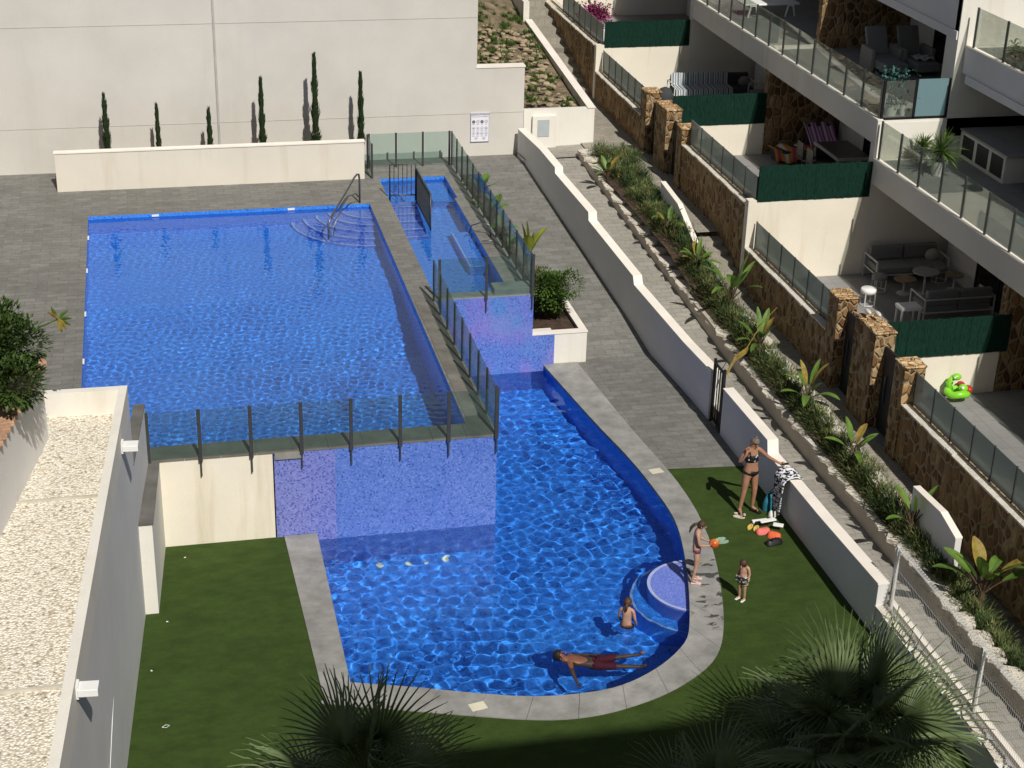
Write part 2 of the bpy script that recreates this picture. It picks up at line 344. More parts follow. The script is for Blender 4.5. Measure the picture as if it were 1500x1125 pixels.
mid = [((a[0]+b[0])/2, (a[1]+b[1])/2) for a, b in zip([tuple(p) for p in resamp(curve_in, 60)], [tuple(p) for p in resamp(curve_out, 60)])]
ks = [i for i, p in enumerate(mid) if p[1] < 28.85][0]
lawn = [(2.2,27.19),(-.3,27.3),(-1.3,24),(-1.3,8),(11.9,8),(11.85,22.3),(11.8,28.9),turf_r[0]] + mid[ks:] + [(2.25,22.0)]
struct('lawn', MB().sheet([lawn], G-.006), TURF)
# --- pool basins
def basin(poly, zt, zb, floorf=None, flip=False):
    m_ = MB(); n = len(poly); ar = sum(poly[i][0]*poly[(i+1)%n][1]-poly[(i+1)%n][0]*poly[i][1] for i in range(n))
    for i in range(n):
        a, b = poly[i], poly[(i+1)%n]; za = floorf(*a) if floorf else zb; zb_ = floorf(*b) if floorf else zb
        q = [(a[0],a[1],zt),(b[0],b[1],zt),(b[0],b[1],zb_),(a[0],a[1],za)]; m_.add(q, [(0,1,2,3) if ar > 0 else (3,2,1,0)])
    return m_
pool = thing('swimming_pool', 'large blue mosaic swimming pool on the raised deck with curved corner steps', 'pool', (2,34,-1))
uf = lambda x, y: -1.2 if y > 36 else -1.2-.8*min(1,(36-y)/3)
ub = basin([(-1.68,27.72),(5.58,27.72),(5.58,33),(5.58,36),(5.58,41.08),(-1.68,41.08),(-1.68,36),(-1.68,33)], -.004, 0, uf)
for y0, y1 in ((27.72,33),(33,36),(36,41.08)): ub.add([(-1.68,y0,uf(0,y0)),(5.58,y0,uf(0,y0)),(5.58,y1,uf(0,y1)),(-1.68,y1,uf(0,y1))], [(0,1,2,3)])
REC = []
REC.append(ub.build('basin', BASIN, pool))
for k in range(5):
    r = .78+.33*k; zt = -.12-.2*k-.1; cx_, cy_ = 5.575, 41.075; arc = [(cx_-r*cos(a), cy_-r*sin(a)) for a in [pi/2*i/18 for i in range(19)]]
    arc = [(cx_, cy_)] + arc
    REC.append(MB().prism(arc, zt-.22, zt).build('step', TILEL, pool))
    edge = MB(); oa = [((cx_-(r+.004)*cos(a), cy_-(r+.004)*sin(a)), (cx_-(r-.05)*cos(a), cy_-(r-.05)*sin(a))) for a in [pi/2*i/18 for i in range(19)]]
    for (p, q), (p2, q2) in zip(oa[:-1], oa[1:]): edge.add([(*p,zt+.006),(*p2,zt+.006),(*q2,zt+.006),(*q,zt+.006)], [(0,1,2,3)])
    REC.append(edge.build('step_edge', RIM, pool))
for (x, y) in ((-1.66,39.6),(-1.66,37.3),(-1.66,34.6),(-1.66,32),(-1.66,29.8),(0,41.06),(3.5,41.06)):
    MBn = MB()
    if x < -1: MBn.box(x-.02,x+.015,y-.09,y+.09,-.075,-.03)
    else: MBn.box(x-.09,x+.09,y-.015,y+.02,-.075,-.03)
    MBn.build('skimmer', PWHITE, pool)
spa = thing('spa_pool', 'narrow blue mosaic spa pool with submerged benches beside the large pool', 'pool', (7,38,-1))
sb = basin(SPA, -.004, -1.05); sb.sheet([SPA], -1.05); REC.append(sb.build('basin', BASIN, spa))
for k in range(5): REC.append(MB().box(6.145, 6.86, 41.4-.42*(k+1), 41.4-.42*k, -1.05, -.16-.17*k).build('step', TILEL, spa))
for k in range(5): REC.append(MB().box(6.145, 6.86, 41.4-.42*(k+1), 41.4-.42*(k+1)+.05, -.16-.17*k, -.154-.17*k).build('step_edge', RIM, spa))
REC.append(MB().prism([(7.45,43.13),(7.2,43.13),(7.35,42.6),(7.4,41.6),(7.9,41.6),(7.97,41.6),(7.97,43.13)], -1.05, -.45).build('bench', BASIN, spa))
REC.append(MB().box(7.42, 7.895, 36.6, 39.1, -1.05, -.45).build('bench', BASIN, spa))
REC.append(MB().box(7.42, 7.46, 36.6, 39.1, -.45, -.443).box(7.46,7.89,36.6,36.64,-.45,-.443).build('bench_edge', RIM, spa))
MB().box(7.5,8.40,34.13,34.55,.001,.16).build('raised_ledge', COPE, spa, bevel=.01)
lp = thing('free_form_pool', 'blue free-form lower pool with grey stone coping and round entry platform', 'pool', (6,25,-2.5))
LOW = curve_in + [(2.58,26.9),(2.58,YF-.0),(6.1,YF-.0),(6.1,34.08),(8.62,34.08)]
ZB = -3.05
lb = basin(LOW, G-.02, ZB); lb.sheet([LOW], ZB); REC.append(lb.build('basin', BASIN, lp))
# coping of the lower pool: separate slabs
NS = 24; ci = resamp(curve_in, NS*4); co = resamp(curve_out, NS*4)
cop = MB(); under = MB()
for k in range(NS):
    a, b = k*4, k*4+4; ii = [p.copy() for p in ci[a:b+1]]; oo = [p.copy() for p in co[a:b+1]]
    e = .012; ii[-1] = ii[-1].lerp(ii[-2], e*3); oo[-1] = oo[-1].lerp(oo[-2], e*3)
    for p, q in zip(ii, oo): p += (p-q).normalized()*.03
    poly = [(p.x,p.y) for p in ii] + [(p.x,p.y) for p in oo[::-1]]
    cop.prism(poly, G-.05, G+.012+random.uniform(0,.003))
def wet_coping():
    t = NT('pool_coping_stone', .7, .25); p = t.pos(); f = t.noise(p, 2.2, 6, .65)
    g = t.ramp(f, [(.3,(.20,.197,.185)),(.7,(.36,.352,.335))]); g = t.mix(.5, g, t.ramp(t.noise(p, .6, 2), [(.35,(.75,.75,.75)),(.65,(1.15,1.15,1.15))]), 'MULTIPLY')
    dm = t.n('ShaderNodeVectorMath'); dm.operation = 'DISTANCE'; t.l(t.pos(), dm.inputs[0]); dm.inputs[1].default_value = (9.45,23.9,G)
    near = t.ramp(t.math('MULTIPLY', dm.outputs['Value'], .3), [(.15,(1,1,1)),(.85,(0,0,0))]); sp = t.ramp(t.noise(t.pos((2.2,4.5,1)), 1.5, 3), [(.56,(0,0,0)),(.60,(1,1,1))])
    sm = t.mix(1., near, sp, 'MULTIPLY'); wetm = t.ramp(sm, [(.62,(0,0,0)),(.70,(1,1,1))]); g = t.mix(wetm, g, (.07,.07,.068)); t.col(g)
    t.bump(t.noise(p, 40, 3), .003); return t.m
COPEW = wet_coping()
cop.build('coping', COPEW, lp)
st = MB(); y = 21.62
xa = atZ(480,1035,G).x; ys_ = [21.75,22.7,23.65,24.6,25.55,26.5,27.16]
for a, b in zip(ys_[:-1], ys_[1:]):
    fo = lambda yy: (1.98+.3*(27-yy)/5.4*.5, 2.58)
    st.prism([(fo(a)[0],a),(fo(a)[1]+.02,a),(fo(b)[1]+.02,b-.012),(fo(b)[0],b-.012)], G-.05, G+.016)
st.build('side_coping', COPEW, lp)
for q in ((961,691),(700,1036)):
    p = atZ(*q, G); MB().obox((p.x,p.y,G+.016), .27, .2, .006, .2).build('skimmer_lid', plain('cream_lid', (.62,.58,.45), .6, .1), lp)
# round platform + rings
def disc(c, r, a0, a1, z0, z1, n=24): return [(c[0]+r*cos(a0+(a1-a0)*i/n), c[1]+r*sin(a0+(a1-a0)*i/n)) for i in range(n+1)]
pc = (9.25, 24.25)
def clipx(pl): return [(min(x, 9.32 if y > 24.6 else 8.98+(y-23.2)*.26), y) for x, y in pl]
for r, zt, mm, mr in ((.90,-1.945,TILEL,.06),(1.2,-2.42,BASIN,.04)):
    pl = disc(pc, r, pi*.42, pi*1.62, 0, 0, 40); REC.append(MB().prism(pl+[(9.4,23.4),(9.45,25.1)], ZB, zt).build('platform', mm, lp))
    e = MB(); pi_ = disc(pc, r-mr, pi*.42, pi*1.62, 0, 0, 40)
    for i in range(40): e.add([(*pl[i],zt+.006),(*pl[i+1],zt+.006),(*pi_[i+1],zt+.006),(*pi_[i],zt+.006)], [(0,1,2,3)])
    REC.append(e.build('platform_edge', RIM, lp))
for q in ((556,818),(599,816),(625,813),(653,807)):
    p = atZ(*q, -2.35); REC.append(MB().lathe((p.x,p.y,ZB), [(.07,0),(.075,.02),(.05,.03)], 14).build('floor_light', plain('pale_light', (.95,.74,.5), .4), lp))
# feature walls in mosaic between the levels
fw = thing('mosaic_retaining_wall', 'purple blue mosaic wall below the front glass fence of the large pool', 'wall', (4,YF,G))
REC.append(MB().box(1.84, 2.98, YF-.02, YF+.5, ZB, -.012).build('mosaic_panel', TILEP, fw))
REC.append(MB().box(2.98, 6.08, YF-.021, YF+.5, ZB, -.011).build('mosaic_panel', TILE, fw))
MB().box(6.0, 6.09, YF+.01, 34.1, ZB, -.012).build('side_panel', TILE, fw)
MB().box(1.86,2.35,YF-.06,YF+.04,-.16,-.03).build('stone_block', COPE, fw)
fc = MB(); xs = [-.44+i*.66 for i in range(11)]
for a, b in zip(xs[:-1], xs[1:]): fc.box(a, min(b,6.1)-.008, YF-.03, 27.70, -.035, .012+random.uniform(0,.002))
for i in range(11): y0 = 27.71+i*.585; fc.box(5.63, 6.1, y0, min(y0+.577,34.1), -.03, .012+random.uniform(0,.002))
fc.build('coping', COPEU, fw)
solid('cream_retaining_wall', MB().box(-.26, 1.815, YF-.012, YF+.4, G-.1, -.013), STAIN, 'cream rendered wall with brown drip stains above the left lawn', 'wall')
sw = thing('spa_end_wall', 'iridescent pink and blue mosaic wall at the near end of the narrow spa', 'wall', (7.5,34.1,G))
REC.append(MB().box(6.1, 8.42, 34.06, 34.4, ZB, -.012).build('mosaic_panel', TILEI, sw)); MB().box(8.42, 8.96, 34.065, 34.4, ZB, -1.07).build('low_mosaic_panel', TILEI, sw)
MB().box(6.1,8.44,34.06,34.42,-.012,.014).build('coping', COPE, sw)
for m_ in (pool,): pass
# --- water
def water(name, poly, z, step, lams, amp, seed, pw_=2.0):
    random.seed(seed); wv = [(random.uniform(0,2*pi), random.uniform(*lams), random.uniform(0,2*pi)) for _ in range(44)]
    wv = [(2*pi/l*cos(a), 2*pi/l*sin(a), p, amp*l**pw_) for a, l, p in wv]
    x0, x1 = min(p[0] for p in poly)-.06, max(p[0] for p in poly)+.06; y0, y1 = min(p[1] for p in poly)-.06, max(p[1] for p in poly)+.06
    nx = int((x1-x0)/step)+1; ny = int((y1-y0)/step)+1; P2 = [Vector(p) for p in poly]
    def inside(x, y):
        c = False; n = len(poly)
        for i in range(n):
            (xa_, ya), (xb, yb) = poly[i], poly[i-1]
            if (ya > y) != (yb > y) and x < (xb-xa_)*(y-ya)/(yb-ya)+xa_: c = not c
        return c
    import numpy as np
    X, Y = np.meshgrid(x0+np.arange(nx)*step, y0+np.arange(ny)*step); Z = np.zeros_like(X)
    for kx, ky, p, A in wv: Z += A*np.sin(kx*X+ky*Y+p)
    Z *= .85+.3*np.sin(X*.9+1.3*np.sin(Y*.5+seed))*np.cos(Y*.7+np.sin(X*.6))
    keep = {}; vs = []; fs = []
    ins = [[inside(x0+i*step, y0+j*step) for i in range(nx)] for j in range(ny)]
    def vid(i, j):
        k = (i, j)
        if k not in keep: keep[k] = len(vs); vs.append((x0+i*step, y0+j*step, z+float(Z[j,i])))
        return keep[k]
    for j in range(ny-1):
        for i in range(nx-1):
            if ins[j][i] or ins[j+1][i+1] or ins[j+1][i] or ins[j][i+1]: fs.append((vid(i,j),vid(i+1,j),vid(i+1,j+1),vid(i,j+1)))
    o = MB().add(vs, fs).build(name, WATER, smooth=True); tag(o, kind='structure'); o.cycles.is_caustics_caster = True; return o
WATER = bpy.data.materials.new('water'); WATER.use_nodes = True; t = WATER.node_tree; t.nodes.clear()
g_ = t.nodes.new('ShaderNodeBsdfGlass'); g_.inputs['IOR'].default_value = 1.33; g_.inputs['Roughness'].default_value = 0; g_.inputs['Color'].default_value = (.79,.96,1,1)
o_ = t.nodes.new('ShaderNodeOutputMaterial'); t.links.new(g_.outputs[0], o_.inputs[0])
water('lower_pool_water', LOW, WZ, .021, (.09,.38), .0090, 3)
water('upper_pool_water', UP, UZ, .022, (.08,.22), .0044, 5)
water('spa_water', SPA, UZ, .027, (.11,.28), .0036, 9)
for o in REC: o.cycles.is_caustics_receiver = True
# --- walls round the deck
tw = thing('tall_boundary_wall', 'tall pale rendered wall behind the pool with panel joints and a drain line', 'wall', (0,44.9,0))
MB().box(-14, 9.22, 44.9, 45.2, -.5, 8).build('wall_panel', TALLW, tw); MB().box(9.22, 10.62, 44.9, 45.2, -2, 2.58).build('low_wall_panel', TALLW, tw)
jm = plain('joint_grey', (.43,.41,.37), .9, .1)
jo = MB(); jo.box(-14,9.2,44.893,44.9,4.02,4.032).box(-14,10.6,44.893,44.9,1.26,1.27); jo.build('joint', jm, tw)
px0 = atY(322,210,44.88); MB().box(px0.x-.03,px0.x+.03,44.86,44.9,0,8).build('drain_line', plain('line_grey', (.42,.41,.38), .8, .1), tw)
MB().box(9.2,10.64,44.88,45.22,2.58,2.62).build('cap', CAPW, tw)
lw = thing('low_planter_wall', 'long low cream wall in front of the row of young cypress trees', 'wall', (1.6,43.2,0))
MB().box(-2.5, 5.74, 43.2, 43.38, -.05, 1.05).build('wall', WHITE, lw); MB().box(-2.52,5.76,43.18,43.40,1.05,1.085).build('cap', CAPW, lw)
struct('cypress_bed', MB().box(-2.5,5.74,43.38,44.9,0,.6), SOILD)
# perimeter wall pieces: foot line in plan and the cap line found on that wall plane
pw = [(XW0,YW0),(XW1,YW1),(11.64,30.75),(11.70,27.2),(11.74,22.35)]
def on_wall(x, y):
    best = None
    for (a, b) in zip(pw[:-1], pw[1:]):
        a3 = Vector((a[0],a[1],0)); tt = Vector((b[0]-a[0], b[1]-a[1], 0)); nn = Vector((-tt.y, tt.x, 0)); v = ray(x, y)
        k = (a3-CAM).dot(nn)/v.dot(nn); p = CAM+v*k; u = (p-a3).dot(tt)/tt.dot(tt)
        if best is None or abs(u-.5) < abs(best[0]-.5): best = (u, p)
    return best[1]
def capped(name, label, pxs, group, y_to_z, gate=False):
    root = thing(name, label, 'wall', (pxs[0][0] if 0 else 0, 0, 0)); P_ = [on_wall(*q) for q in pxs]; root.location = (P_[0].x, P_[0].y, y_to_z(P_[0].y))
    pts = [(p.x, p.y) for p in P_]; z1 = [p.z for p in P_]; z0 = [y_to_z(p.y)-.3 for p in P_]
    # split vertical steps: make each point unique
    for i in range(1, len(pts)):
        if (Vector(pts[i])-Vector(pts[i-1])).length < .03: pts[i] = (pts[i][0], pts[i-1][1]-.03)
    # keep points sorted along the wall
    order = list(range(len(pts)))
    P2_ = []; 
    for i in order:
        if P2_ and pts[i][1] >= P2_[-1][0][1]: pts[i] = (pts[i][0], P2_[-1][0][1]-.03)
        P2_.append((pts[i], z0[i], z1[i]))
    pts = [q[0] for q in P2_]; 
    MB().wall(pts, .20, z0, z1, 1).build('wall', GREYW, root)
    MB().wall([(p[0]-.015,p[1]) for p in pts], .235, [z+.002 for z in z1], [z+.035 for z in z1], 1).build('cap', CAPW, root)
    return root, pts, z1
wA = capped('perimeter_wall', 'cream capped wall stepping down beside the grey paved ramp', [(759,190),(791,220),(813.5,246.7),(813.8,255.5),(862.5,312.4),(863.0,325),(928,406),(929.5,419),(1002,503),(1042,545)], None, lambda y: zr(0,y))
wB = capped('perimeter_wall', 'white capped wall along the lawn beside the standing woman', [(1060,570.7),(1125,646.7),(1125.3,666.7),(1200,757),(1287,857)], None, lambda y: G)
if wA[1][-1]: print('WALL A', wA[1], wA[2]); print('WALL B', wB[1], wB[2])
# gate in the perimeter wall
ga, gb = wA[1][-1], wB[1][0]; gt = thing('metal_gate', 'black barred metal gate between the two white perimeter walls', 'gate', ((ga[0]+gb[0])/2, (ga[1]+gb[1])/2, G))
y0, y1 = gb[1]+.06, ga[1]-.06; gx = 11.66
f = MB().box(gx,gx+.05,y0,y0+.06,G,G+1.5).box(gx,gx+.05,y1-.06,y1,G,G+1.5).box(gx,gx+.04,y0+.06,y1-.06,G+1.38,G+1.43).box(gx,gx+.04,y0+.06,y1-.06,G+.08,G+.13); f.build('frame', BLACK, gt)
nb = max(4, int((y1-y0)/.12))
for i in range(1, nb): yy = y0+(y1-y0)*i/nb; MB().box(gx+.01,gx+.03,yy-.01,yy+.01,G+.13,G+1.38).build('bar', BLACK, gt)
# --- paths
def z1p(y): return .12 if y > 44 else (.12-1.62*(44-y)/12 if y > 32 else -1.5)
def z2p(y):
    if y > 50: return .32+(y-50)*.24
    if y > 37.2: return .14+.18*(y-37.2)/12.8
    if y > 34.4: return .14-.84*(37.2-y)/2.8
    if y > 24: return -.70-.2*(34.4-y)/10.4
    if y > 21: return -.90-.6*(24-y)/3
    return -1.5
def strip(xa_, xb, ys, zf, step=False, down=.25):
    m_ = MB()
    for a, b in zip(ys[:-1], ys[1:]):
        xa0, xa1, xb0, xb1 = (xa_(a), xa_(b), xb(a), xb(b))
        m_.add([(xa0,a,zf(a)),(xa1,b,zf(b)),(xb1,b,zf(b)),(xb0,a,zf(a))], [(0,1,2,3)])
    return m_
def curbX(y):   # left curb of the planting bed
    if y > 44: return 12.05
    if y > 32: return 12.05+.78*(44-y)/12
    return 12.83
def curbX2(y): return 13.42 if y > 30 else 13.42-.12*(30-y)/8
def wallx(y):
    for (xa_, ya_), (xb_, yb_) in zip(pw[:-1], pw[1:]):
        if ya_ >= y >= yb_: return xa_+(xb_-xa_)*(ya_-y)/(ya_-yb_)+.1
    return XW0+.1 if y > YW0 else 11.84
struct('lower_path', strip(wallx, curbX, [46,44,42,40,38,36,34,32,30,27,24,21,18,14,8], z1p), PAVE1)
struct('entry_paving', MB().add([(10.4,43.9,.125),(10.4,46,.13),(14.1,46,.24),(14.1,43.9,.235)], [(3,2,1,0)]), PAVE1)
s2 = strip(curbX2, lambda y: 14.05, [43.7,42,40,37.2], z2p)
s2.add([(12.4,50,.318),(12.4,43.75,.21),(14.05,43.75,.23),(14.05,50,.324)], [(0,1,2,3)])
ysteps = [37.2-i*.4 for i in range(8)]
for i, (a, b) in enumerate(zip(ysteps[:-1], ysteps[1:])):
    z = .14-.12*(i+1); xl = lambda y: curbX2(y); s2.box(curbX2(a), 14.05, b, a, z-.6, z)
s2.v = s2.v; s2.add(*[[(curbX2(y),y,z2p(y)) for y in (34.4,24)]+[(14.35,y,z2p(y)) for y in (24,34.4)], [(0,1,2,3)]])
for i in range(5): a = 24-.6*i; s2.box(13.2, 14.35, a-.6, a, -1.6, -.92-.115*(i+1))
s2.box(13.2,14.35,12,21,-1.7,-1.51)
for i in range(16): a = 50+.7*i; s2.box(12.75, 14.05, a, a+.7, 0, .32+.17*(i+1))
struct('upper_path', s2, PAVE2)
struct('bed_soil', strip(lambda y: curbX(y)+.1, lambda y: curbX2(y)+.05, [43.7,41,37.2,36,34.4,32,29,26,24,21,18,14,8], lambda y: (z1p(y)+z2p(y))/2+.12), SOILD)
# curb stones: grey rendered kerb wall with rough white slabs
kb = thing('kerb_wall', 'low grey kerb wall topped with rough white slabs along the lower path', 'wall', (12.6,33,-1.5))
ysk = [44,42,40,38,36,34,32,30,27,24,21,18,14,8]
MB().wall([(curbX(y),y) for y in ysk], .14, [z1p(y)-.1 for y in ysk], [z1p(y)+(.22 if y > 34 else .36) for y in ysk], 1).build('kerb', plain('kerb_render', (.50,.44,.37), .9, .1, 2), kb)
ST = plain('white_rough_stone', (.66,.61,.52), .9, .15, 6, bump=(25,.03))
random.seed(3)
def slabs(xf, zf, ya, yb, wd, parent, n=0):
    y = ya; m_ = MB()
    while y > yb:
        L = random.uniform(.42,.8); c = (xf(y-L/2)+random.uniform(-.02,.03), y-L/2, zf(y-L/2)); pl = []
        for k in range(7):
            a = 2*pi*k/7+random.uniform(-.3,.3); rx = wd*random.uniform(.42,.58); ry = L*random.uniform(.46,.56); pl.append((c[0]+cos(a)*rx, c[1]+sin(a)*ry))
        m_.prism(pl, c[2], c[2]+.05+random.uniform(0,.02)); y -= L*random.uniform(.98,1.12)
    return m_.build('edging_slabs', ST, parent)
slabs(lambda y: curbX(y)+.13, lambda y: z1p(y)+(.215 if y > 34 else .355), 44, 9, .42, kb)
kb2 = thing('edging_wall', 'row of rough white edging stones along the upper walkway', 'wall', (13.4,30,-.8))
slabs(lambda y: curbX2(y)-.02, lambda y: z2p(y)+.01, 33.8, 24.3, .34, kb2); slabs(lambda y: curbX2(y)-.02, lambda y: z2p(y)+.01, 21, 13, .34, kb2)
# angled white stair parapets
def parapet(pxs, zs, X, label):
    P_ = [atX(x, y, X) for x, y in pxs]; r_ = thing('stair_parapet', label, 'wall', (X, P_[0].y, P_[0].z-1)); pts = [(X, p.y) for p in P_]
    MB().wall(pts, .12, [p.z-1.4 for p in P_], [p.z for p in P_], 1).build('wall', GREYW, r_); MB().wall([(p[0]-.01,p[1]) for p in pts], .14, [p.z+.002 for p in P_], [p.z+.03 for p in P_], 1).build('cap', CAPW, r_)
parapet([(968,267),(993,300),(1019,363)], 0, 13.25, 'angled white stair parapet at the far end of the planting bed')
parapet([(1338,714),(1378,752),(1400,790)], 0, 13.28, 'angled white stair parapet at the near end of the planting bed')
# planter retaining block at the top of the path, with meter cabinet
pb = thing('hillside_planter_wall', 'cream retaining wall with a small grey meter cabinet door at the head of the path', 'wall', (11.7,45,.1))
e0 = atZ(872,157,1.27); e1 = atZ(783,85,1.6); MB().wall([(10.66,45.02),(12.78,45.0)], .2, .0, 1.27, 1).build('front_wall', WHITE2, pb)
MB().wall([(12.78,45.0),(12.80,53.4)], .2, [0,0], [1.27,2.0], 1).build('side_wall', WHITE2, pb); MB().wall([(12.80,44.98),(12.82,53.4)], .24, [1.275,2.005], [1.305,2.035], 1).build('cap', CAPW, pb)
MB().box(10.9,11.62,44.9,45.015,.05,1.1).build('cabinet_surround', WHITE2, pb); MB().box(11.05,11.4,44.885,44.9,.5,1.0).build('cabinet_door', plain('grey_metal_door', (.42,.46,.48), .5, .05), pb)
struct('hillside', MB().add([(10.6,45.2,1.0),(12.6,45.2,1.0),(12.6,54,2.0),(12.5,66,4.6),(4,66,5.0),(4,45.2,3.0),(9.2,45.2,2.35),(9.3,54,3.0)], [(0,1,2,7),(0,7,6),(7,2,3,4),(6,7,4,5)]), SOIL)
ww = thing('path_side_wall', 'short white wall pieces beside the climbing stair path at the top', 'wall', (12.7,55,2)); 
MB().box(12.55,12.75,53.5,56.4,1.5,2.6).build('wall_piece', WHITE2, ww); MB().box(12.55,12.75,58.2,62,2.5,4.2).build('wall_piece', WHITE2, ww)
solid('drain_cover', MB().obox((atZ(862,222,.16).x, atZ(862,222,.16).y, .14), .3, .16, .012), BLACK, 'small dark drain cover in the pavers beside the planting bed', 'drain cover')
# low wall and mesh fence at lower right
lc = thing('low_boundary_wall', 'low white-topped wall under the wire mesh fence at lower right', 'wall', (11.9,18,G))
MB().box(11.76, 12.0, 8, 22.33, G-.3, -1.32).build('wall', GREYW, lc); slabs(lambda y: 11.86, lambda y: -1.325, 22.3, 9, .26, lc)
MB().box(12.12, 12.22, 8, 22.33, G-.3, -1.36).build('kerb', CAPW, lc)
"""POST"""
mf = thing('wire_mesh_fence', 'galvanised wire mesh fence with white posts along the near end of the path', 'fence', (12.05,18,-1.4))
MF0 = 22.15; 
for y in (22.1, 19.0, 16.0, 13.0): MB().box(12.03,12.09,y-.03,y+.03,-1.5,-.15).build('post', ALU, mf)
wires = MB()
def wire(a, b, r=.0028): wires.tube([a,b], r, 3, False)
for k in range(7): z = -1.38+.2*k; wire((12.06,10,z),(12.06,22.1,z))
y = 10
while y < 22.1: wire((12.06,y,-1.4),(12.06,y,-.2)); y += .055
for k in range(5):
    z = -.2+.012*k; wire((12.06+.012*k,10,z),(12.06+.012*k,22.1,z), .004)
wires.build('mesh', ALU, mf)
curl = MB(); y = 10
while y < 22.1: curl.tube([(12.06,y,-.22),(12.12,y+.02,-.17),(12.09,y+.04,-.12),(12.03,y+.055,-.17)], .006, 4, False); y += .075
curl.build('top_edge', ALU, mf)
# --- left: gravel roofed building, cap walls
LB = [(atZ(183,567,2.55).x, 24.98), (-.98,20.76), (-1.5,15.0), (-2.3,6)]
lbz = 2.55; bl = thing('flat_roof_building', 'flat roofed grey building with cream gravel on its roof at lower left', 'building', (-3,18,G))
foot = [(-.64,24.98),(-.84,22.6),(-1.0,20.66),(-1.45,15),(-2.15,6)]
body = foot + [(-9,6),(-9,25.08)]
MB().prism(body, G-.3, 2.05).build('wall', GREYW, bl)
MB().prism([(x-.16 if i < 5 else x, y) for i,(x,y) in enumerate(body)], 2.055, 2.12).build('gravel', GRAVEL, bl)
MB().wall(foot, .13, 2.05, 2.55, -1).build('parapet', WHITE2, bl); MB().wall([(-.775,24.985),(-9,25.12)], .14, 2.05, 2.55, 1).build('parapet', WHITE2, bl)
MB().box(-9,-.9,22.0,22.04,2.12,2.16).box(-9,-1.2,17.2,17.24,2.12,2.16).build('gravel_stop', plain('strip', (.5,.47,.4), .8), bl)
MB().tube([(-1.02,20.6,G+2.0),(-1.21,17.5,G+1.1),(-1.38,15.4,G+.4)], .006, 4).build('cable', PWHITE, bl)
def lamp(px, py, lab):
    # wall lamp found on the outer face
    a, b = Vector((-.64,24.98,0)), Vector((-1.45,15,0)); tt = b-a; nn = Vector((-tt.y,tt.x,0)).normalized(); v = ray(px,py); p = CAM+v*((a-CAM).dot(nn)/v.dot(nn))
    if nn.x < 0: nn = -nn
    r_ = thing('wall_lamp', lab, 'lamp', p, 'wall lamps on the grey building'); ang = math.atan2(nn.y,nn.x)
    MB().obox((p.x+nn.x*.14,p.y+nn.y*.14,p.z-.05), .24, .2, .10, ang).build('housing', PWHITE, r_, bevel=.008); MB().obox((p.x+nn.x*.015,p.y+nn.y*.015,p.z-.09), .03, .16, .18, ang).build('back_plate', PWHITE, r_)
lamp(178,654,'white box wall lamp high on the grey building near the pool corner'); lamp(112,1010,'white box wall lamp on the grey building above the lower left lawn')
w1 = thing('parapet_wall', 'grey parapet wall with dark stone cap between the building and the large pool', 'wall', (-.5,26,0))
MB().prism([(-.43,27.2),(-.65,24.9),(-.80,24.98),(-.60,27.2)], -.2, 1.10).build('wall', GREYW, w1); MB().prism([(-.42,27.22),(-.64,24.9),(-.82,24.98),(-.62,27.22)], 1.102, 1.135).build('cap', COPED, w1)
w2 = thing('pier_wall', 'short wall with dark stone cap and cream end face beside the left lawn', 'wall', (-.4,26,G))
MB().prism([(-.24,27.19),(-.42,24.9),(-.66,24.9),(-.46,27.19)], G-.1, -.05).build('wall', WHITE2, w2); MB().prism([(-.235,27.19),(-.40,24.88),(-.665,24.88),(-.455,27.19)], -.048, -.012).build('cap', COPED, w2)
lw_ = thing('garden_wall', 'grey garden wall with brown brick coping below the leafy bush at left', 'wall', (-2.2,22,2))
MB().wall([(-1.90,24.1),(-2.47,21.0),(-3.6,15)], .25, 1.9, 3.37, -1).build('wall', GREYW, lw_)
bc = MB(); random.seed(2)
for i in range(26):
    a = Vector((-1.90,24.1)).lerp(Vector((-2.47,21.0)), i/15-.02) if i < 16 else Vector((-2.47,21.0)).lerp(Vector((-3.6,15)), (i-15.5)/30)
    bc.obox((a.x-.14,a.y,3.372), .42, .185, .07+random.uniform(0,.012), .18)
bc.build('brick_coping', TERRA, lw_, bevel=.01)
solid('raised_soil_bed', MB().prism([(-2.1,24.1),(-2.7,21),(-6,21),(-6,24.1)], 2.13, 3.3), SOILD, 'raised planting bed of dark soil behind the brick coping at left', 'planter')
# ================================================================== GLASS FENCES
def glass_fence(name, label, pts, z0, h, n, mat=GLASS, post=(.05,.05), below=0, posts=True, group='glass fences', postmat=None, rail=False, gap=.03, lift=.06, ph=0, skip_last=False):
    a, b = Vector(pts[0]), Vector(pts[1]); d_ = b-a; L = d_.length; u = d_/L; ang = math.atan2(u.y,u.x); Z0 = z0 if isinstance(z0,(list,tuple)) else (z0,z0)
    r_ = thing(name, label, 'fence', (a.x,a.y,Z0[0]), group); postmat = postmat or STEEL
    for i in range(n+1):
        if i == n and skip_last: break
        p = a+d_*i/n; zz = Z0[0]+(Z0[1]-Z0[0])*i/n
        if posts:
            m_ = MB().obox((p.x,p.y,zz-(.06 if below else 0)), post[0], post[1], h+ph+(.06 if below else 0), ang)
            if below: m_.obox((p.x,p.y,zz-below), .028, post[1]*.6, below-.061, ang)
            m_.build('post', postmat, r_)
    for i in range(n):
        p = a+d_*(i+.5)/n; zz = Z0[0]+(Z0[1]-Z0[0])*(i+.5)/n
        MB().obox((p.x,p.y,zz+lift), L/n-post[0]-gap, .014, h-lift-.01, ang).build('glass_panel', mat, r_)
    return r_
glass_fence('glass_fence', 'clear glass fence on dark posts along the front edge of the large pool', ((-.42,YF-.07),(6.06,YF-.07)), 0, 1.0, 7, below=.36, post=(.07,.045))
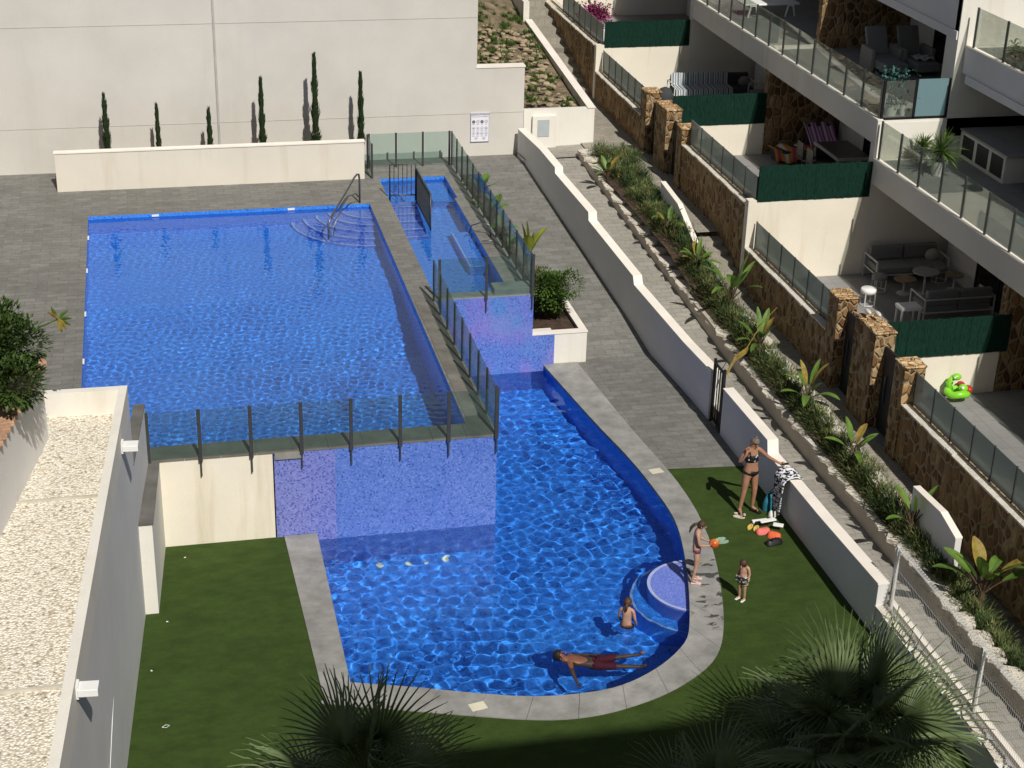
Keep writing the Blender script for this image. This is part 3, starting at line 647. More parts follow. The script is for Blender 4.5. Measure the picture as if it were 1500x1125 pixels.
glass_fence('glass_fence', 'glass fence running along the coping strip between the large pool and lower pool', ((6.06,34.0),(6.06,YF+.03)), 0, 1.0, 8, post=(.032,.04))
glass_fence('glass_fence', 'short glass fence across the near end of the narrow spa', ((6.2,34.03),(8.38,34.03)), 0, 1.0, 2, below=.36, post=(.06,.045))
glass_fence('glass_fence', 'long glass fence beside the narrow spa with plants behind it', ((8.36,44.1),(8.36,34.15)), 0, 1.0, 13, post=(.032,.04))
glass_fence('glass_fence', 'glass fence behind the spa in front of the tall pale wall', ((6.0,44.15),(8.3,44.15)), 0, 1.0, 3, post=(.06,.045))
glass_fence('glass_fence', 'small glass panel at the end of the low cream planter wall', ((5.95,43.2),(5.95,44.1)), 0, 1.0, 1)
# hand rail and barrier
hr = thing('pool_handrail', 'curved steel handrail over the corner steps of the large pool', 'handrail', (4.8,40.2,0))
def arc3(a, b, top):  # smooth rail
    return [a, (a[0],a[1],top*.35), (a[0]*.72+b[0]*.28, a[1]*.72+b[1]*.28, top*.72), (a[0]*.2+b[0]*.8, a[1]*.2+b[1]*.8, top), (b[0]*.96+a[0]*.04, b[1]*.96+a[1]*.04, top*.98), (b[0],b[1],top*.85), b]
A_ = (4.28,39.3,-.6); B_ = (5.32,41.15,0)
MB().tube([(4.28,39.3,-.7),(4.28,39.3,.10),(4.36,39.42,.25),(4.85,40.3,.58),(5.15,40.85,.80),(5.24,41.0,.84),(5.31,41.13,.80),(5.33,41.17,.66),(5.33,41.17,0)], .026, 10).build('rail', INOX, hr, smooth=True)
MB().tube([(4.42,39.5,-.6),(4.48,39.6,.0),(4.75,40.1,.32),(4.95,40.5,.42),(5.2,40.9,.36),(5.28,41.1,.2)], .018, 8).build('lower_rail', INOX, hr, smooth=True)
br = thing('pool_barrier', 'dark steel barred barrier around the entry steps of the narrow spa', 'barrier', (6.5,41.3,0))
def barrier(a, b, z0, z1, n, za=None):
    a, b = Vector(a), Vector(b); f = MB(); f.tube([(a.x,a.y,z0-.1),(a.x,a.y,z1),(b.x,b.y,z1),(b.x,b.y,z0-.1)], .022, 8); f.tube([(a.x,a.y,z0+.06),(b.x,b.y,z0+.06)], .018, 8); f.build('frame', STEEL, br, smooth=True)
    for i in range(1,n): p = a.lerp(b, i/n); MB().tube([(p.x,p.y,z0+.06),(p.x,p.y,z1)], .011, 6).build('bar', STEEL, br)
barrier((6.18,41.45), (6.88,41.45), 0, .92, 6)
barrier((6.90,41.4), (6.90,39.25), -.25, .80, 18)
pl_ = thing('pool_lift', 'bent steel rail leaning by the glass fence of the spa', 'handrail', (8.15,37.9,0))
MB().tube([(7.75,38.4,0.0),(7.8,38.35,.22),(8.0,38.2,.34),(8.2,38.1,.30),(8.24,38.05,0)], .018, 7).build('rail', INOX, pl_, smooth=True)
MB().tube([(7.9,37.5,.10),(8.15,37.45,.12),(8.24,37.45,.0)], .016, 7).build('lower_rail', INOX, pl_, smooth=True)
# sign
sp = [atY(*q, 44.88) for q in ((688,166),(717,163),(716,205),(689,208))]
x0, x1 = sp[3].x, sp[2].x; z0, z1 = sp[3].z, sp[0].z
sg = thing('pool_rules_sign', 'white pool rules board with rows of round pictograms on the pale wall', 'sign', (x0,44.88,z0))
MB().box(x0,x1,44.868,44.895,z0,z1).build('board', plain('sign_white', (.80,.80,.86), .4, .02), sg)
SGK = plain('sign_ink', (.05,.055,.10), .5, .1); SGG = plain('sign_grey_blue', (.30,.32,.42), .5, .1)
fr_ = MB(); fr_.box(x0,x1,44.862,44.868,z0,z0+.012).box(x0,x1,44.862,44.868,z1-.012,z1).box(x0,x0+.012,44.862,44.868,z0+.012,z1-.012).box(x1-.012,x1,44.862,44.868,z0+.012,z1-.012).build('frame', SGG, sg)
W_, H_ = x1-x0, z1-z0
def txt(s, x, z, size, m_, parent):
    c = bpy.data.curves.new('text', 'FONT'); c.body = s; c.size = size; c.align_x = 'CENTER'; c.extrude = .001
    tmp = bpy.data.objects.new('tmp', c); col.objects.link(tmp); dg = bpy.context.evaluated_depsgraph_get(); me = bpy.data.meshes.new_from_object(tmp.evaluated_get(dg)); bpy.data.objects.remove(tmp)
    M_ = Matrix.Translation((x,44.862,z)) @ Matrix.Rotation(R(90),4,'X'); vs = [M_ @ v.co for v in me.vertices]
    mb = MB().add(vs, [tuple(p.vertices) for p in me.polygons]); return mb.build('lettering', m_, parent)
txt('NORMAS DE PISCINA', (x0+x1)/2, z0+H_*.925, .058, SGK, sg); txt('NORMAS DE USO Y SEGURIDAD', (x0+x1)/2, z0+H_*.865, .034, SGG, sg)
random.seed(4)
def pict(cx_, cz_, r, k):
    ring = MB(); n = 20; solid_ = k in (0,2)
    for i in range(n):
        a, b = 2*pi*i/n, 2*pi*(i+1)/n; ri = 0 if solid_ else r*.82
        ring.add([(cx_+r*cos(a),44.866,cz_+r*sin(a)),(cx_+r*cos(b),44.866,cz_+r*sin(b)),(cx_+ri*cos(b),44.866,cz_+ri*sin(b)),(cx_+ri*cos(a),44.866,cz_+ri*sin(a))], [(0,3,2,1)])
    ring.build('pictogram', SGK if k < 4 else SGG, sg)
    g = MB(); s_ = r*.5
    if solid_: g.box(cx_-s_*.7,cx_+s_*.7,44.863,44.8655,cz_-s_*.2,cz_+s_*.3).build('symbol', PWHITE, sg)
    else:
        g.box(cx_-s_*random.uniform(.4,.9),cx_+s_*random.uniform(.4,.9),44.863,44.8655,cz_-s_*.5,cz_+s_*random.uniform(.0,.5)); g.box(cx_-s_*.2,cx_+s_*.2,44.862,44.8648,cz_,cz_+s_*.9); g.build('symbol', SGK, sg)
k = 0
for row, fz in enumerate((.70,.47,.29)):
    for c_ in range(4): pict(x0+W_*(.16+.225*c_), z0+H_*fz, W_*.088, k); MB().box(x0+W_*(.09+.225*c_),x0+W_*(.22+.225*c_),44.863,44.868,z0+H_*(fz-.095),z0+H_*(fz-.08)).build('caption', SGG, sg); k += 1
for c_ in (.30,.72): pict(x0+W_*c_, z0+H_*.12, W_*.088, 13)
# ================================================================== APARTMENT BUILDING
XS, XB, XU = 14.0, 17.1, 18.9     # boundary wall face, balcony edge, upper facade line
WY = [56.6, 49.4, 42.5, 35.3, 28.3, 21.2]   # party walls
ap = thing('apartment_building', 'terraced apartment building with deep balconies, stone cladding and dark doors', 'building', (20,38,0))
def A(mb, name, mat, **k): return mb.build(name, mat, ap, **k)
UNITS = [(63.8,56.6,1.38,4.35),(56.6,49.4,1.38,4.35),(49.4,42.5,.45,3.45),(42.5,35.3,.45,3.45),(35.3,28.3,-.48,2.5),(28.3,21.2,-.48,2.5)]
for i, (ya, yb, zf, zs) in enumerate(UNITS):
    A(MB().box(XS+.4, 22.5, yb+.01, ya-.01, zf-.6, zf), 'terrace_floor', PORCH)
    A(MB().box(XB+2.2, 22, yb+.2, ya-.2, zf+.001, zs-.6), 'back_wall', GREYW)
# balcony slabs per level pair
for (ya, yb, zs) in ((60,49.42,4.35),(49.38,35.3,3.45),(35.28,18,2.5)):
    A(MB().box(XB, 23, yb, ya, zs-.6, zs-.005), 'balcony_slab', WHITE2); A(MB().box(XB+.14, 22.9, yb+.15, ya-.15, zs-.004, zs), 'balcony_floor', PORCH)
    A(MB().box(XB-.012, XB+.13, yb-.01, ya, zs-.003, zs+.03), 'slab_edge', CAPW)
# upper slabs
A(MB().box(XU, 24, 35.34, 60, 5.55, 6.35), 'upper_slab', GREYW); A(MB().box(XU-.04, XU+.05, 35.34, 60, 5.35, 5.55), 'upper_slab_trim', GREYW)
A(MB().box(XU+.2, 24, 18, 35.26, 4.57, 5.195), 'upper_slab', GREYW); A(MB().box(XU+.34, 24, 18, 35.1, 5.196, 5.2), 'balcony_floor', PORCH); A(MB().box(XU+.19, XU+.33, 18, 35.26, 5.197, 5.23), 'slab_edge', CAPW)
A(MB().box(XU+.16, XU+.3, 18, 35.0, 4.38, 4.565), 'upper_slab_trim', GREYW)
# party walls
def party(y, zf_lo, ztop, par, stone_in=False, zs=None):
    A(MB().box(XS-.012, XB, y, y+.22, zf_lo-.8, par), 'party_wall', STAIN)
    A(MB().box(XB, 22, y+(0 if not stone_in else 0), y+.25, zf_lo-.8, ztop), 'party_wall', STONE2 if stone_in else WHITE2)
party(56.6, 1.38, 3.8, 2.4); party(49.4, .45, 3.4, 2.05); party(42.5, .45, 2.86, 1.4, True); party(35.3, -.48, 2.86, 1.58); party(28.3, -.48, 1.9, .52, True)
A(MB().box(XU, 23, 35.3, 35.52, 3.0, 9), 'party_wall', WHITE2); A(MB().box(XB+.01, XU, 35.29, 35.45, 2.4, 3.40), 'party_wall', WHITE2); A(MB().box(XU-.0,XU+.2,35.52,35.9,3.45,5.55), 'column', WHITE2)
A(MB().box(18.5, 21.2, 42.5, 42.75, 3.45, 5.4), 'party_wall', STONE2); A(MB().box(XB,XU,49.4,49.6,3.45,4.4), 'party_wall', WHITE2); A(MB().box(XU,23,49.4,49.6,3.45,8), 'party_wall', WHITE2)
A(MB().box(XB+.14,18.5,42.55,42.75,3.45,3.52), 'floor_kerb', CAPW)
A(MB().box(XU+.2,23,28.3,28.5,5.2,7.5), 'party_wall', WHITE2)
# back walls, doors and columns
def door(parent_y0, y1, x, z0, z1, n=2):  # doors made wide: their dark glass also stands in for deep interior shade
    d_ = A(MB().box(x-.012, x-.002, parent_y0, y1, z0, z1), 'sliding_door', DKGL); f = MB(); w_ = (y1-parent_y0)/n
    for i in range(n+1): yy = parent_y0+w_*i; f.box(x-.03,x-.013,yy-.025,yy+.025,z0,z1)
    f.box(x-.03,x-.013,parent_y0,y1,z1-.05,z1-.001); f.build('door_frame', BLACK, d_)
xb = XB+2.2
for (ya, yb, zf, zs) in UNITS:
    door(yb+.9, yb+5.2, xb, zf+.02, zf+2.25, 4)
A(MB().box(21.2, 21.4, 20, 60, 2.5, 8), 'back_wall', GREYW)
for (yb, zf) in ((35.3,3.45),(42.75,3.45),(28.5,2.5)): door(yb+.5, yb+5.6, 21.2, zf+.02, zf+2.0, 4)
door(30, 33.4, 21.2, 5.22, 7.3)
A(MB().box(xb-1.0, xb, 30.1, 30.3, -.47, 1.9), 'wing_wall', WHITE2)
A(MB().box(20.2, 21.2, 37.6, 37.8, 3.46, 5.5), 'wing_wall', WHITE2)
c_ = A(MB().box(19.3, 21.0, 33.0, 35.25, 2.505, 3.15), 'barbecue_counter', WHITE2)
A(MB().box(19.27, 21.0, 32.9, 35.27, 3.152, 3.20), 'counter_top', plain('grey_worktop', (.3,.3,.3), .5, .1))
for i in range(3): A(MB().box(19.285, 19.298, 33.1+.72*i, 33.1+.72*i+.55, 2.6, 3.08), 'counter_door', DOORM)
# ------------------------------------------------ boundary stone walls of the terraces with gates
def stonewall(name, label, y0, y1, zt, zb):
    r_ = thing(name, label, 'wall', (XS, (y0+y1)/2, zb)); 
    MB().box(XS, XS+.4, y0, y1, zb-.4, zt).build('wall', STONE, r_)
    lg = MB(); random.seed(int(y0*10)); y = y0
    while y < y1-.01:
        L = min(random.uniform(.2,.5), y1-y); lg.box(XS-.012-random.uniform(0,.02), XS+.15, y, y+L-.01, zt+.001, zt+.03+random.uniform(0,.02)); lg.box(XS+.27, XS+.4, y, y+L-.012, zt+.002, zt+.05); y += L
    lg.build('top_edging', ST, r_); return r_
PST = stone('pier_stone', 1.0, 8); PCAP = stone('pier_cap_stone', 1.7, 8)
def gates(ym, zb, zt, tag_):
    # pier a | gate | wide pier | gate | pier c  centred on the party wall ym
    for nm, a, b, lab in (('far', ym+1.35, ym+1.85, 'stone gate pier on the far side of the '+tag_), ('mid', ym-.55, ym+.45, 'wide stone pier between the two dark gates of the '+tag_), ('near', ym-1.95, ym-1.5, 'stone gate pier on the near side of the '+tag_)):
        r_ = thing('gate_pier', lab, 'pier', (XS,(a+b)/2,zb)); MB().box(XS-.03, XS+.41, a, b, zb-.4, zt-(.12 if nm=='near' else 0)).build('pier', PST, r_)
        c_ = MB(); zz = zt-(.12 if nm=='near' else 0); y = a-.03
        while y < b: L = min(.22, b+.03-y); c_.box(XS-.045,XS+.43,y,y+L-.008,zz+.002,zz+.035+random.uniform(0,.03)); y += L
        c_.build('cap', PCAP, r_, bevel=.02)
    for a, b, lab in ((ym+.45, ym+1.35, 'dark solid gate left of the wide stone pier at the '+tag_), (ym-1.5, ym-.55, 'dark solid gate right of the wide stone pier at the '+tag_)):
        g = thing('garden_gate', lab, 'gate', (XS+.25,(a+b)/2,zb)); MB().box(XS+.2, XS+.24, a+.03, b-.03, zb+.05, zt-.25).build('gate_leaf', DOORM, g); MB().box(XS+.165,XS+.18,b-.25,b-.22,zb+.7,zb+1.3).build('handle', INOX, g)
        MB().box(XS-.0,XS+.4,a+.01,b-.01,zb-.2,zb+.03).build('threshold', PORCH, g)
gates(42.45, .15, 1.97, 'far gate pair'); gates(28.3, -.85, 1.27, 'near gate pair')
stonewall('stone_boundary_wall', 'brown rubble stone wall under glass beside the bougainvillea terrace', 49.45, 58, 1.97, .3)
stonewall('stone_boundary_wall', 'brown rubble stone wall left of the far gate pair', 44.3, 49.38, 1.18, .2)
stonewall('stone_boundary_wall', 'tall brown rubble stone wall with glass right of the far gate pair', 35.35, 40.5, 1.42, 0)
stonewall('stone_boundary_wall', 'brown rubble stone wall below the terrace with the sofas and stools', 30.15, 35.28, .36, -.7)
stonewall('stone_boundary_wall', 'brown rubble stone wall with glass at the right edge below the green toy', 12, 26.35, .36, -.9)
MB()
gf = lambda lab, y0, y1, z, n: glass_fence('glass_fence', lab, ((XS+.21,y1),(XS+.21,y0)), z, .72, n, mat=FROST, post=(.02,.03), group='glass fences on the stone walls', lift=.03, gap=.0)
gf('grey glass fence on the stone wall beside the pink bougainvillea', 49.5, 54.6, 1.98, 7)
gf('grey glass fence on the stone wall left of the far gate pair', 44.35, 49.3, 1.19, 7)
gf('grey glass fence on the stone wall below the colourful towels', 35.4, 40.45, 1.43, 6)
gf('grey glass fence on the stone wall by the white stools', 30.2, 35.2, .37, 6)
gf('grey glass fence on the stone wall at right below the green toy', 16, 26.3, .37, 13)
# balcony glass
gb = lambda lab, x, y0, y1, z, n, h=.95: glass_fence('balcony_railing', lab, ((x,y1),(x,y0)), z, h, n, mat=GLASSB, post=(.05,.04), group='glass balcony railings', lift=.04)
gb('clear glass balcony railing above the sofa and towel terraces', XB+.06, 35.4, 49.3, 3.47, 13)
gb('clear glass railing of the balcony with the potted yucca', XB+.06, 20, 35.15, 2.53, 14)
gb('clear glass railing of the top right balcony with planter boxes', XU+.26, 22, 35.0, 5.23, 9)
gb('clear glass railing at the top of the picture beside the white loungers', XB+.06, 49.6, 56, 4.38, 5)
es = thing('balcony_end_screen', 'teal glass screen in a dark frame at the end of the upper balcony', 'screen', (18,35.36,3.45))
f = MB(); 
for x in (XB+.1, 18.02, XU-.02): f.box(x-.03,x+.03,35.34,35.38,3.46,4.42)
f.box(XB+.13,XU-.05,35.34,35.38,3.42,3.50); f.build('frame', BLACK, es)
MB().box(XB+.14,17.98,35.352,35.366,3.51,4.40).build('glass_panel', GLASSB, es); MB().box(18.06,XU-.06,35.352,35.366,3.51,4.42).build('teal_panel', TEAL, es)
# green privacy screens
def screen(lab, y, x0, x1, z0, z1):
    r_ = thing('privacy_screen', lab, 'privacy screen', ((x0+x1)/2,y,z0), 'green privacy screens on the party walls'); n = 40; vs = []; fs = []
    random.seed(int(y)); m_ = MB()
    for k in range(n): a = x0+(x1-x0)*k/n; b = x0+(x1-x0)*(k+1)/n; j = random.uniform(0,.02); m_.box(a, b, y-.03-random.uniform(0,.012), y+.02, z0, z1+j)
    m_.build('mesh', SCREEN, r_)
    for i in range(4): x = x0+.05+(x1-x0-.1)*i/3; MB().box(x-.015,x+.015,y+.021,y+.05,z0,z1).build('post', STEEL, r_)
    return r_
screen('green privacy screen beside the pink bougainvillea, farthest of the four', 49.42, 14.25, 17.05, 1.97, 2.78)
screen('green privacy screen in front of the sofa with striped blankets', 42.52, 14.35, 17.1, 1.36, 2.22)
screen('green privacy screen in front of the table and colourful towels', 35.32, 14.2, 17.1, 1.55, 2.42)
screen('green privacy screen in front of the grey sofas, nearest of the four', 28.3, 14.45, 17.25, .46, 1.27)
# ================================================================== TERRACE FURNITURE
ZT = -.48
def sofa(p, ang, L, lab, cush=2, mat=None, pillow=None, backs=True, D=.75):
    r_ = thing('outdoor_sofa', lab, 'sofa', p); ca, sa = cos(ang), sin(ang); mat = mat or FABG
    def T(x,y,z): return (p[0]+x*ca-y*sa, p[1]+x*sa+y*ca, p[2]+z)
    f = MB()
    for sx in (-1,1):
        x = sx*L/2
        for y in (-D/2, D/2): f.tube([T(x,y,0),T(x,y,.6)], .022, 4)
        f.tube([T(x,-D/2,.6),T(x,D/2,.6)], .022, 4); f.tube([T(x,-D/2,.28),T(x,D/2,.28)], .018, 4)
    f.tube([T(-L/2,D/2,.6),T(L/2,D/2,.6)], .02, 4); f.tube([T(-L/2,D/2,.28),T(L/2,D/2,.28)], .02, 4); f.tube([T(-L/2,-D/2,.26),T(L/2,-D/2,.26)], .02, 4)
    f.build('frame', ALU, r_)
    for i in range(cush):
        w_ = (L-.08)/cush; xc = -L/2+.04+w_*(i+.5); c = T(xc,-.02,.28)
        MB().obox(c, w_-.02, D-.06, .16, ang).build('seat_cushion', mat, r_, bevel=.03)
        MB().obox(T(xc,D/2-.1,.44), w_-.03, .16, .36, ang).build('back_cushion', mat, r_, bevel=.04)
    if pillow: MB().ball(T(L/2-.25,.05,.56), .2, .1, .17).build('pillow', pillow, r_, smooth=True)
    return r_
FAB2 = plain('taupe_fabric', (.27,.25,.23), .9, .1, 15); FABD = plain('charcoal_fabric', (.05,.055,.06), .9, .1, 15)
def stripes(name, cols, sc_, ax='x'):
    t = NT(name, .9, .1); s_ = t.n('ShaderNodeSeparateXYZ'); t.l(t.pos(), s_.inputs[0]); m_ = t.math('FRACT', t.math('MULTIPLY', s_.outputs['xyz'.index(ax)], sc_)); t.col(t.ramp(m_, [(i/len(cols), c) for i, c in enumerate(cols)], 'CONSTANT')); return t.m
sofa((18.1,34.85,ZT), 0, 1.9, 'grey sofa with white frame against the far wall of the seating terrace', pillow=plain('cream_pillow',(.45,.42,.38),.9))
sofa((18.1,32.35,ZT), pi, 1.75, 'grey sofa with white frame with its back to the green screen')
def stool(p, lab, top, r=.19, h=.42):
    r_ = thing('round_stool', lab, 'stool', p, 'round stools on the seating terrace'); MB().lathe(p, [(r*.98,h-.1),(r,h-.06),(r,h-.02),(r*.9,h)], 20).build('seat', top, r_, smooth=True)
    f = MB()
    for k in range(4): a = pi/4+k*pi/2; f.tube([(p[0]+r*.92*cos(a),p[1]+r*.92*sin(a),p[2]),(p[0]+r*.92*cos(a),p[1]+r*.92*sin(a),p[2]+h-.09)], .016, 5)
    for z in (.02,h-.1): f.tube([(p[0]+r*.92*cos(2*pi*k/16),p[1]+r*.92*sin(2*pi*k/16),p[2]+z) for k in range(17)], .014, 5)
    f.build('frame', ALU, r_)
q = atZ(1270,446,ZT); stool((q.x,q.y,ZT), 'white round stool standing in the sun, nearest the glass fence', PWHITE)
q = atZ(1286,426,ZT); stool((q.x,q.y,ZT), 'round stool with grey cushion in front of the far sofa', FABG)
q = atZ(1374,412,ZT); stool((q.x,q.y,ZT), 'round stool with dark grey cushion behind the round table', FABG)
def rtable(q, lab, r, h, m_):
    q = atZ(*q, ZT); r_ = thing('round_table', lab, 'table', (q.x,q.y,ZT)); MB().lathe((q.x,q.y,ZT+h-.03), [(r,0),(r,.03)], 24).build('tabletop', m_, r_); MB().lathe((q.x,q.y,ZT), [(.17,0),(.17,.02),(.03,.04),(.03,h-.031)], 14).build('pedestal', ALU, r_)
rtable((1352,432), 'round grey table between the two grey sofas', .32, .62, plain('grey_top', (.33,.33,.33), .5, .05)); rtable((1323,430), 'low round wooden table left of the grey round table', .27, .4, plain('wood_top', (.25,.19,.12), .6, .2, 8)); rtable((1396,425), 'low round wooden table right of the grey round table', .22, .42, plain('wood_top2', (.25,.2,.13), .6, .2, 8))
q = atZ(1328,475,ZT); r_ = thing('side_table', 'white rectangular side table at the green screen', 'table', (q.x,q.y,ZT)); MB().box(q.x-.26,q.x+.26,q.y-.18,q.y+.2,ZT+.40,ZT+.48).build('tabletop', PWHITE, r_, bevel=.015)
for sx in (-1,1):
    for sy in (-1,1): MB().box(q.x+sx*.22-.02,q.x+sx*.22+.02,q.y+.01+sy*.14-.02,q.y+.01+sy*.14+.02,ZT,ZT+.399).build('leg', ALU, r_)
def potplant(p, lab, kind, pot=(.16,.3), potm=None, s=1, name='potted_plant'):
    r_ = thing(name, lab, 'potted plant', p); pr, ph = pot; MB().lathe(p, [(pr*.75,0),(pr,ph*.9),(pr*1.08,ph),(pr*.9,ph-.01),(pr*.85,ph-.04)], 16).build('pot', potm or PWHITE, r_, smooth=False)
    MB().lathe((p[0],p[1],p[2]+ph-.06), [(pr*.85,0),(pr*.8,.02)], 12).build('soil', SOILD, r_)
    f = MB(); c = Vector((p[0],p[1],p[2]+ph))
    if kind == 'yucca':
        for i in range(110):
            a = random.uniform(0,2*pi); e = random.uniform(-.3,1.4); d_ = Vector((cos(a)*cos(e),sin(a)*cos(e),sin(e))); f.leaf(c+Vector((0,0,.12*s)), d_, Vector((0,0,1)) if abs(d_.z)<.95 else Vector((1,0,0)), random.uniform(.28,.42)*s, .04, 3, .6)
        f.tube([c-Vector((0,0,.05)), c+Vector((0,0,.15))], .03, 6); f.build('foliage', LEAFG, r_)
    else:
        for i in range(260):
            v = Vector((random.gauss(0,.16),random.gauss(0,.16),random.uniform(0,.62)))*s; d_ = Vector((random.uniform(-1,1),random.uniform(-1,1),random.uniform(-.2,1))); f.leaf(c+v, d_, Vector((.1,.2,1)), random.uniform(.06,.12)*s, .045*s, 2, .5)
        for i in range(7): a = random.uniform(0,2*pi); f.tube([c-Vector((0,0,.04)), c+Vector((cos(a)*.12,sin(a)*.12,.45))*s], .006, 4)
        f.build('foliage', kind, r_)
    return r_
q = atZ(1376,258,2.5); potplant((q.x,q.y+.1,2.5), 'spiky green yucca in a white pot on the balcony', 'yucca', (.19,.36), s=1.7)
q = atZ(1358,242,2.5); potplant((q.x-.02,q.y+.3,2.5), 'thin spiky plant left of the potted yucca', 'yucca', (.10,.2), s=1.1)
BLUEG = leafmat('blue_green_leaf', [(.3,(.03,.10,.08)),(.7,(.09,.22,.18))])
potplant((17.62,35.75,3.45), 'blue green leafy plant in a white pot at the balcony corner', BLUEG, (.16,.3), s=1.35); potplant((17.9,35.7,3.45), 'smaller plant in a slim white pot beside the blue green plant', BLUEG, (.08,.28), s=.6)
# top right planter boxes
for i, (y, hgt, lab) in enumerate(((33.3,.25,'long grey planter box of low herbs on the top right balcony'),(32.3,.75,'planter box with a bushy shrub on the top right balcony'))):
    r_ = thing('planter_box', lab, 'planter', (19.5,y,5.2)); MB().box(19.25,19.6,y-.45,y+.45,5.201,5.42).build('box', plain('grey_planter',(.35,.34,.32),.8), r_); f = MB()
    for k in range(260): v = Vector((19.42+random.gauss(0,.08), y+random.uniform(-.42,.42)*(1 if i==0 else .8), 5.42+abs(random.gauss(0,hgt*.5)))); f.leaf(v, Vector((random.uniform(-1,1),random.uniform(-1,1),random.uniform(0,1))), Vector((.1,.2,1)), .09, .06, 2)
    f.build('foliage', LEAFD if i else LEAFG, r_)
# striped sofa terrace
BL = stripes('grey_white_blanket', [(.62,.66,.68),(.3,.34,.36),(.55,.58,.6),(.12,.14,.16)], 6); ZS = .45
sofa((17.55,48.35,ZS), 0, 2.7, 'corner sofa with grey and white striped blankets behind the green screen', mat=FABD, cush=3, pillow=FAB2); 
bl = MB()
for i in range(14): x = 16.25+i*.135; bl.add([(x,47.95,.92),(x+.125,47.95,.91),(x+.125,48.5,.93),(x,48.5,.94),(x,48.56,1.31),(x+.125,48.56,1.30+random.uniform(0,.03)),(x,47.90,.5),(x+.125,47.90,.55)], [(0,1,2,3),(3,2,5,4),(6,7,1,0)])
solid('striped_blanket', bl, BL, 'grey and white striped blanket draped over the corner sofa', 'blanket')
solid('grey_beanbag', MB().ball((15.9,48.0,.72), .26, .26, .30, 14, 10, .03), FABD, 'dark round pouf left of the striped sofa', 'pouf', smooth=True)
sofa((19.0,47.3,ZS), -pi/2, 1.2, 'taupe armchair section at the right end of the striped sofa', cush=1, mat=FAB2)
# colourful towels on loungers
def cloth(name, lab, cat, P0, ux, uy, nx, ny, zf, mat, th=0):
    vs = []; fs = []; P0 = Vector(P0); ux = Vector(ux); uy = Vector(uy)
    for j in range(ny+1):
        for i in range(nx+1): p = P0+ux*(i/nx)+uy*(j/ny); p.z += zf(i/nx,j/ny); vs.append(p)
    for j in range(ny):
        for i in range(nx): a = j*(nx+1)+i; fs.append((a,a+1,a+nx+2,a+nx+1))
    o = solid(name, MB().add(vs,fs), mat, lab, cat, smooth=True); m_ = o.modifiers.new('thickness','SOLIDIFY'); m_.thickness = .015; return o
TW1 = stripes('orange_white_stripes', [(.62,.30,.03),(.7,.62,.55),(.55,.25,.05),(.5,.08,.12)], 2.2); TW2 = stripes('purple_white_stripes', [(.35,.10,.40),(.65,.58,.62),(.42,.16,.48),(.6,.5,.55)], 4.5)
lg_ = thing('padded_lounger', 'dark padded lounger under the colourful striped towels', 'lounger', (17.9,41.7,.45)); MB().box(17.2,19.1,41.5,42.2,.65,.8).build('mattress', FABD, lg_, bevel=.04); MB().box(18.3,19.1,42.2,42.35,.65,1.35).build('backrest', FABD, lg_, bevel=.04); MB().box(17.25,17.3,41.55,42.15,.45,.65).box(19.0,19.05,41.55,42.15,.45,.65).build('frame', STEEL, lg_)
cloth('striped_towel', 'orange and white striped towel spread on the lounger', 'towel', (17.1,41.35,.80), (1.2,0,0), (0,.75,.0), 20, 10, lambda u,v: .05*sin(u*14+v*3)+.03-.28*(max(0,.25-v)/.25), TW1)
cloth('striped_towel', 'purple and white striped towel hanging over the lounger backrest', 'towel', (18.2,41.6,.85), (.85,0,0), (0,.68,.50), 16, 12, lambda u,v: .04*sin(u*18+v*2)+.03, TW2)
tb = thing('terrace_table', 'grey topped rectangular table with pale frame behind the green screen', 'table', (18.8,38.6,.45)); MB().box(18.2,19.15,39.7,41.3,1.08,1.12).build('tabletop', plain('dark_top',(.12,.11,.10),.4), tb); f = MB(); f.box(18.16,18.2,39.68,41.34,1.05,1.13).box(18.2,19.15,39.66,39.7,1.05,1.13).build('frame', ALU, tb)
for x in (18.19,19.1):
    for y in (39.72,41.26): MB().box(x-.02,x+.02,y-.02,y+.02,.45,1.05).build('leg', ALU, tb)
def chair(p, a, lab, m_=STEEL):
    r_ = thing('terrace_chair', lab, 'chair', p, 'chairs at the terrace table'); MB().obox((p[0],p[1],p[2]+.42), .44,.44,.04,a).build('seat', m_, r_); ca, sa = cos(a), sin(a); T = lambda x,y,z: (p[0]+x*ca-y*sa,p[1]+x*sa+y*ca,p[2]+z)
    MB().obox(T(-.2,0,.48), .03,.42,.4,a).build('backrest', m_, r_)
    for x in (-.2,.2):
        for y in (-.2,.2): MB().tube([T(x,y,0),T(x,y,.42 if x>0 else .86)], .013, 5).build('leg', INOX, r_)
chair((17.7,40.7,.45), 0, 'slim metal chair at the near left side of the terrace table'); chair((17.7,40.0,.45), 0, 'slim metal chair next to the first one at the terrace table')
# balcony loungers (two reclining chairs)
def lounger(p, lab):
    r_ = thing('chaise_lounger', lab, 'lounger', p, 'grey loungers on the upper balcony'); x, y, z = p
    MB().box(x-.34,x+.34,y-.85,y+.35,z+.12,z+.36).build('seat', FABG, r_, bevel=.04); b = MB(); b.add([(x-.3,y+.3,z+.36),(x+.3,y+.3,z+.36),(x+.3,y+.65,z+1.05),(x-.3,y+.65,z+1.05),(x-.3,y+.42,z+.30),(x+.3,y+.42,z+.30),(x+.3,y+.75,z+1.0),(x-.3,y+.75,z+1.0)], [(0,1,2,3),(5,4,7,6),(0,3,7,4),(1,5,6,2),(3,2,6,7),(0,4,5,1)]).build('backrest', FABG, r_, bevel=.03)
    for s_ in (-1,1): MB().box(x+s_*.40-.05,x+s_*.40+.05,y-.25,y+.5,z+.02,z+.6).build('armrest', FAB2, r_, bevel=.02)
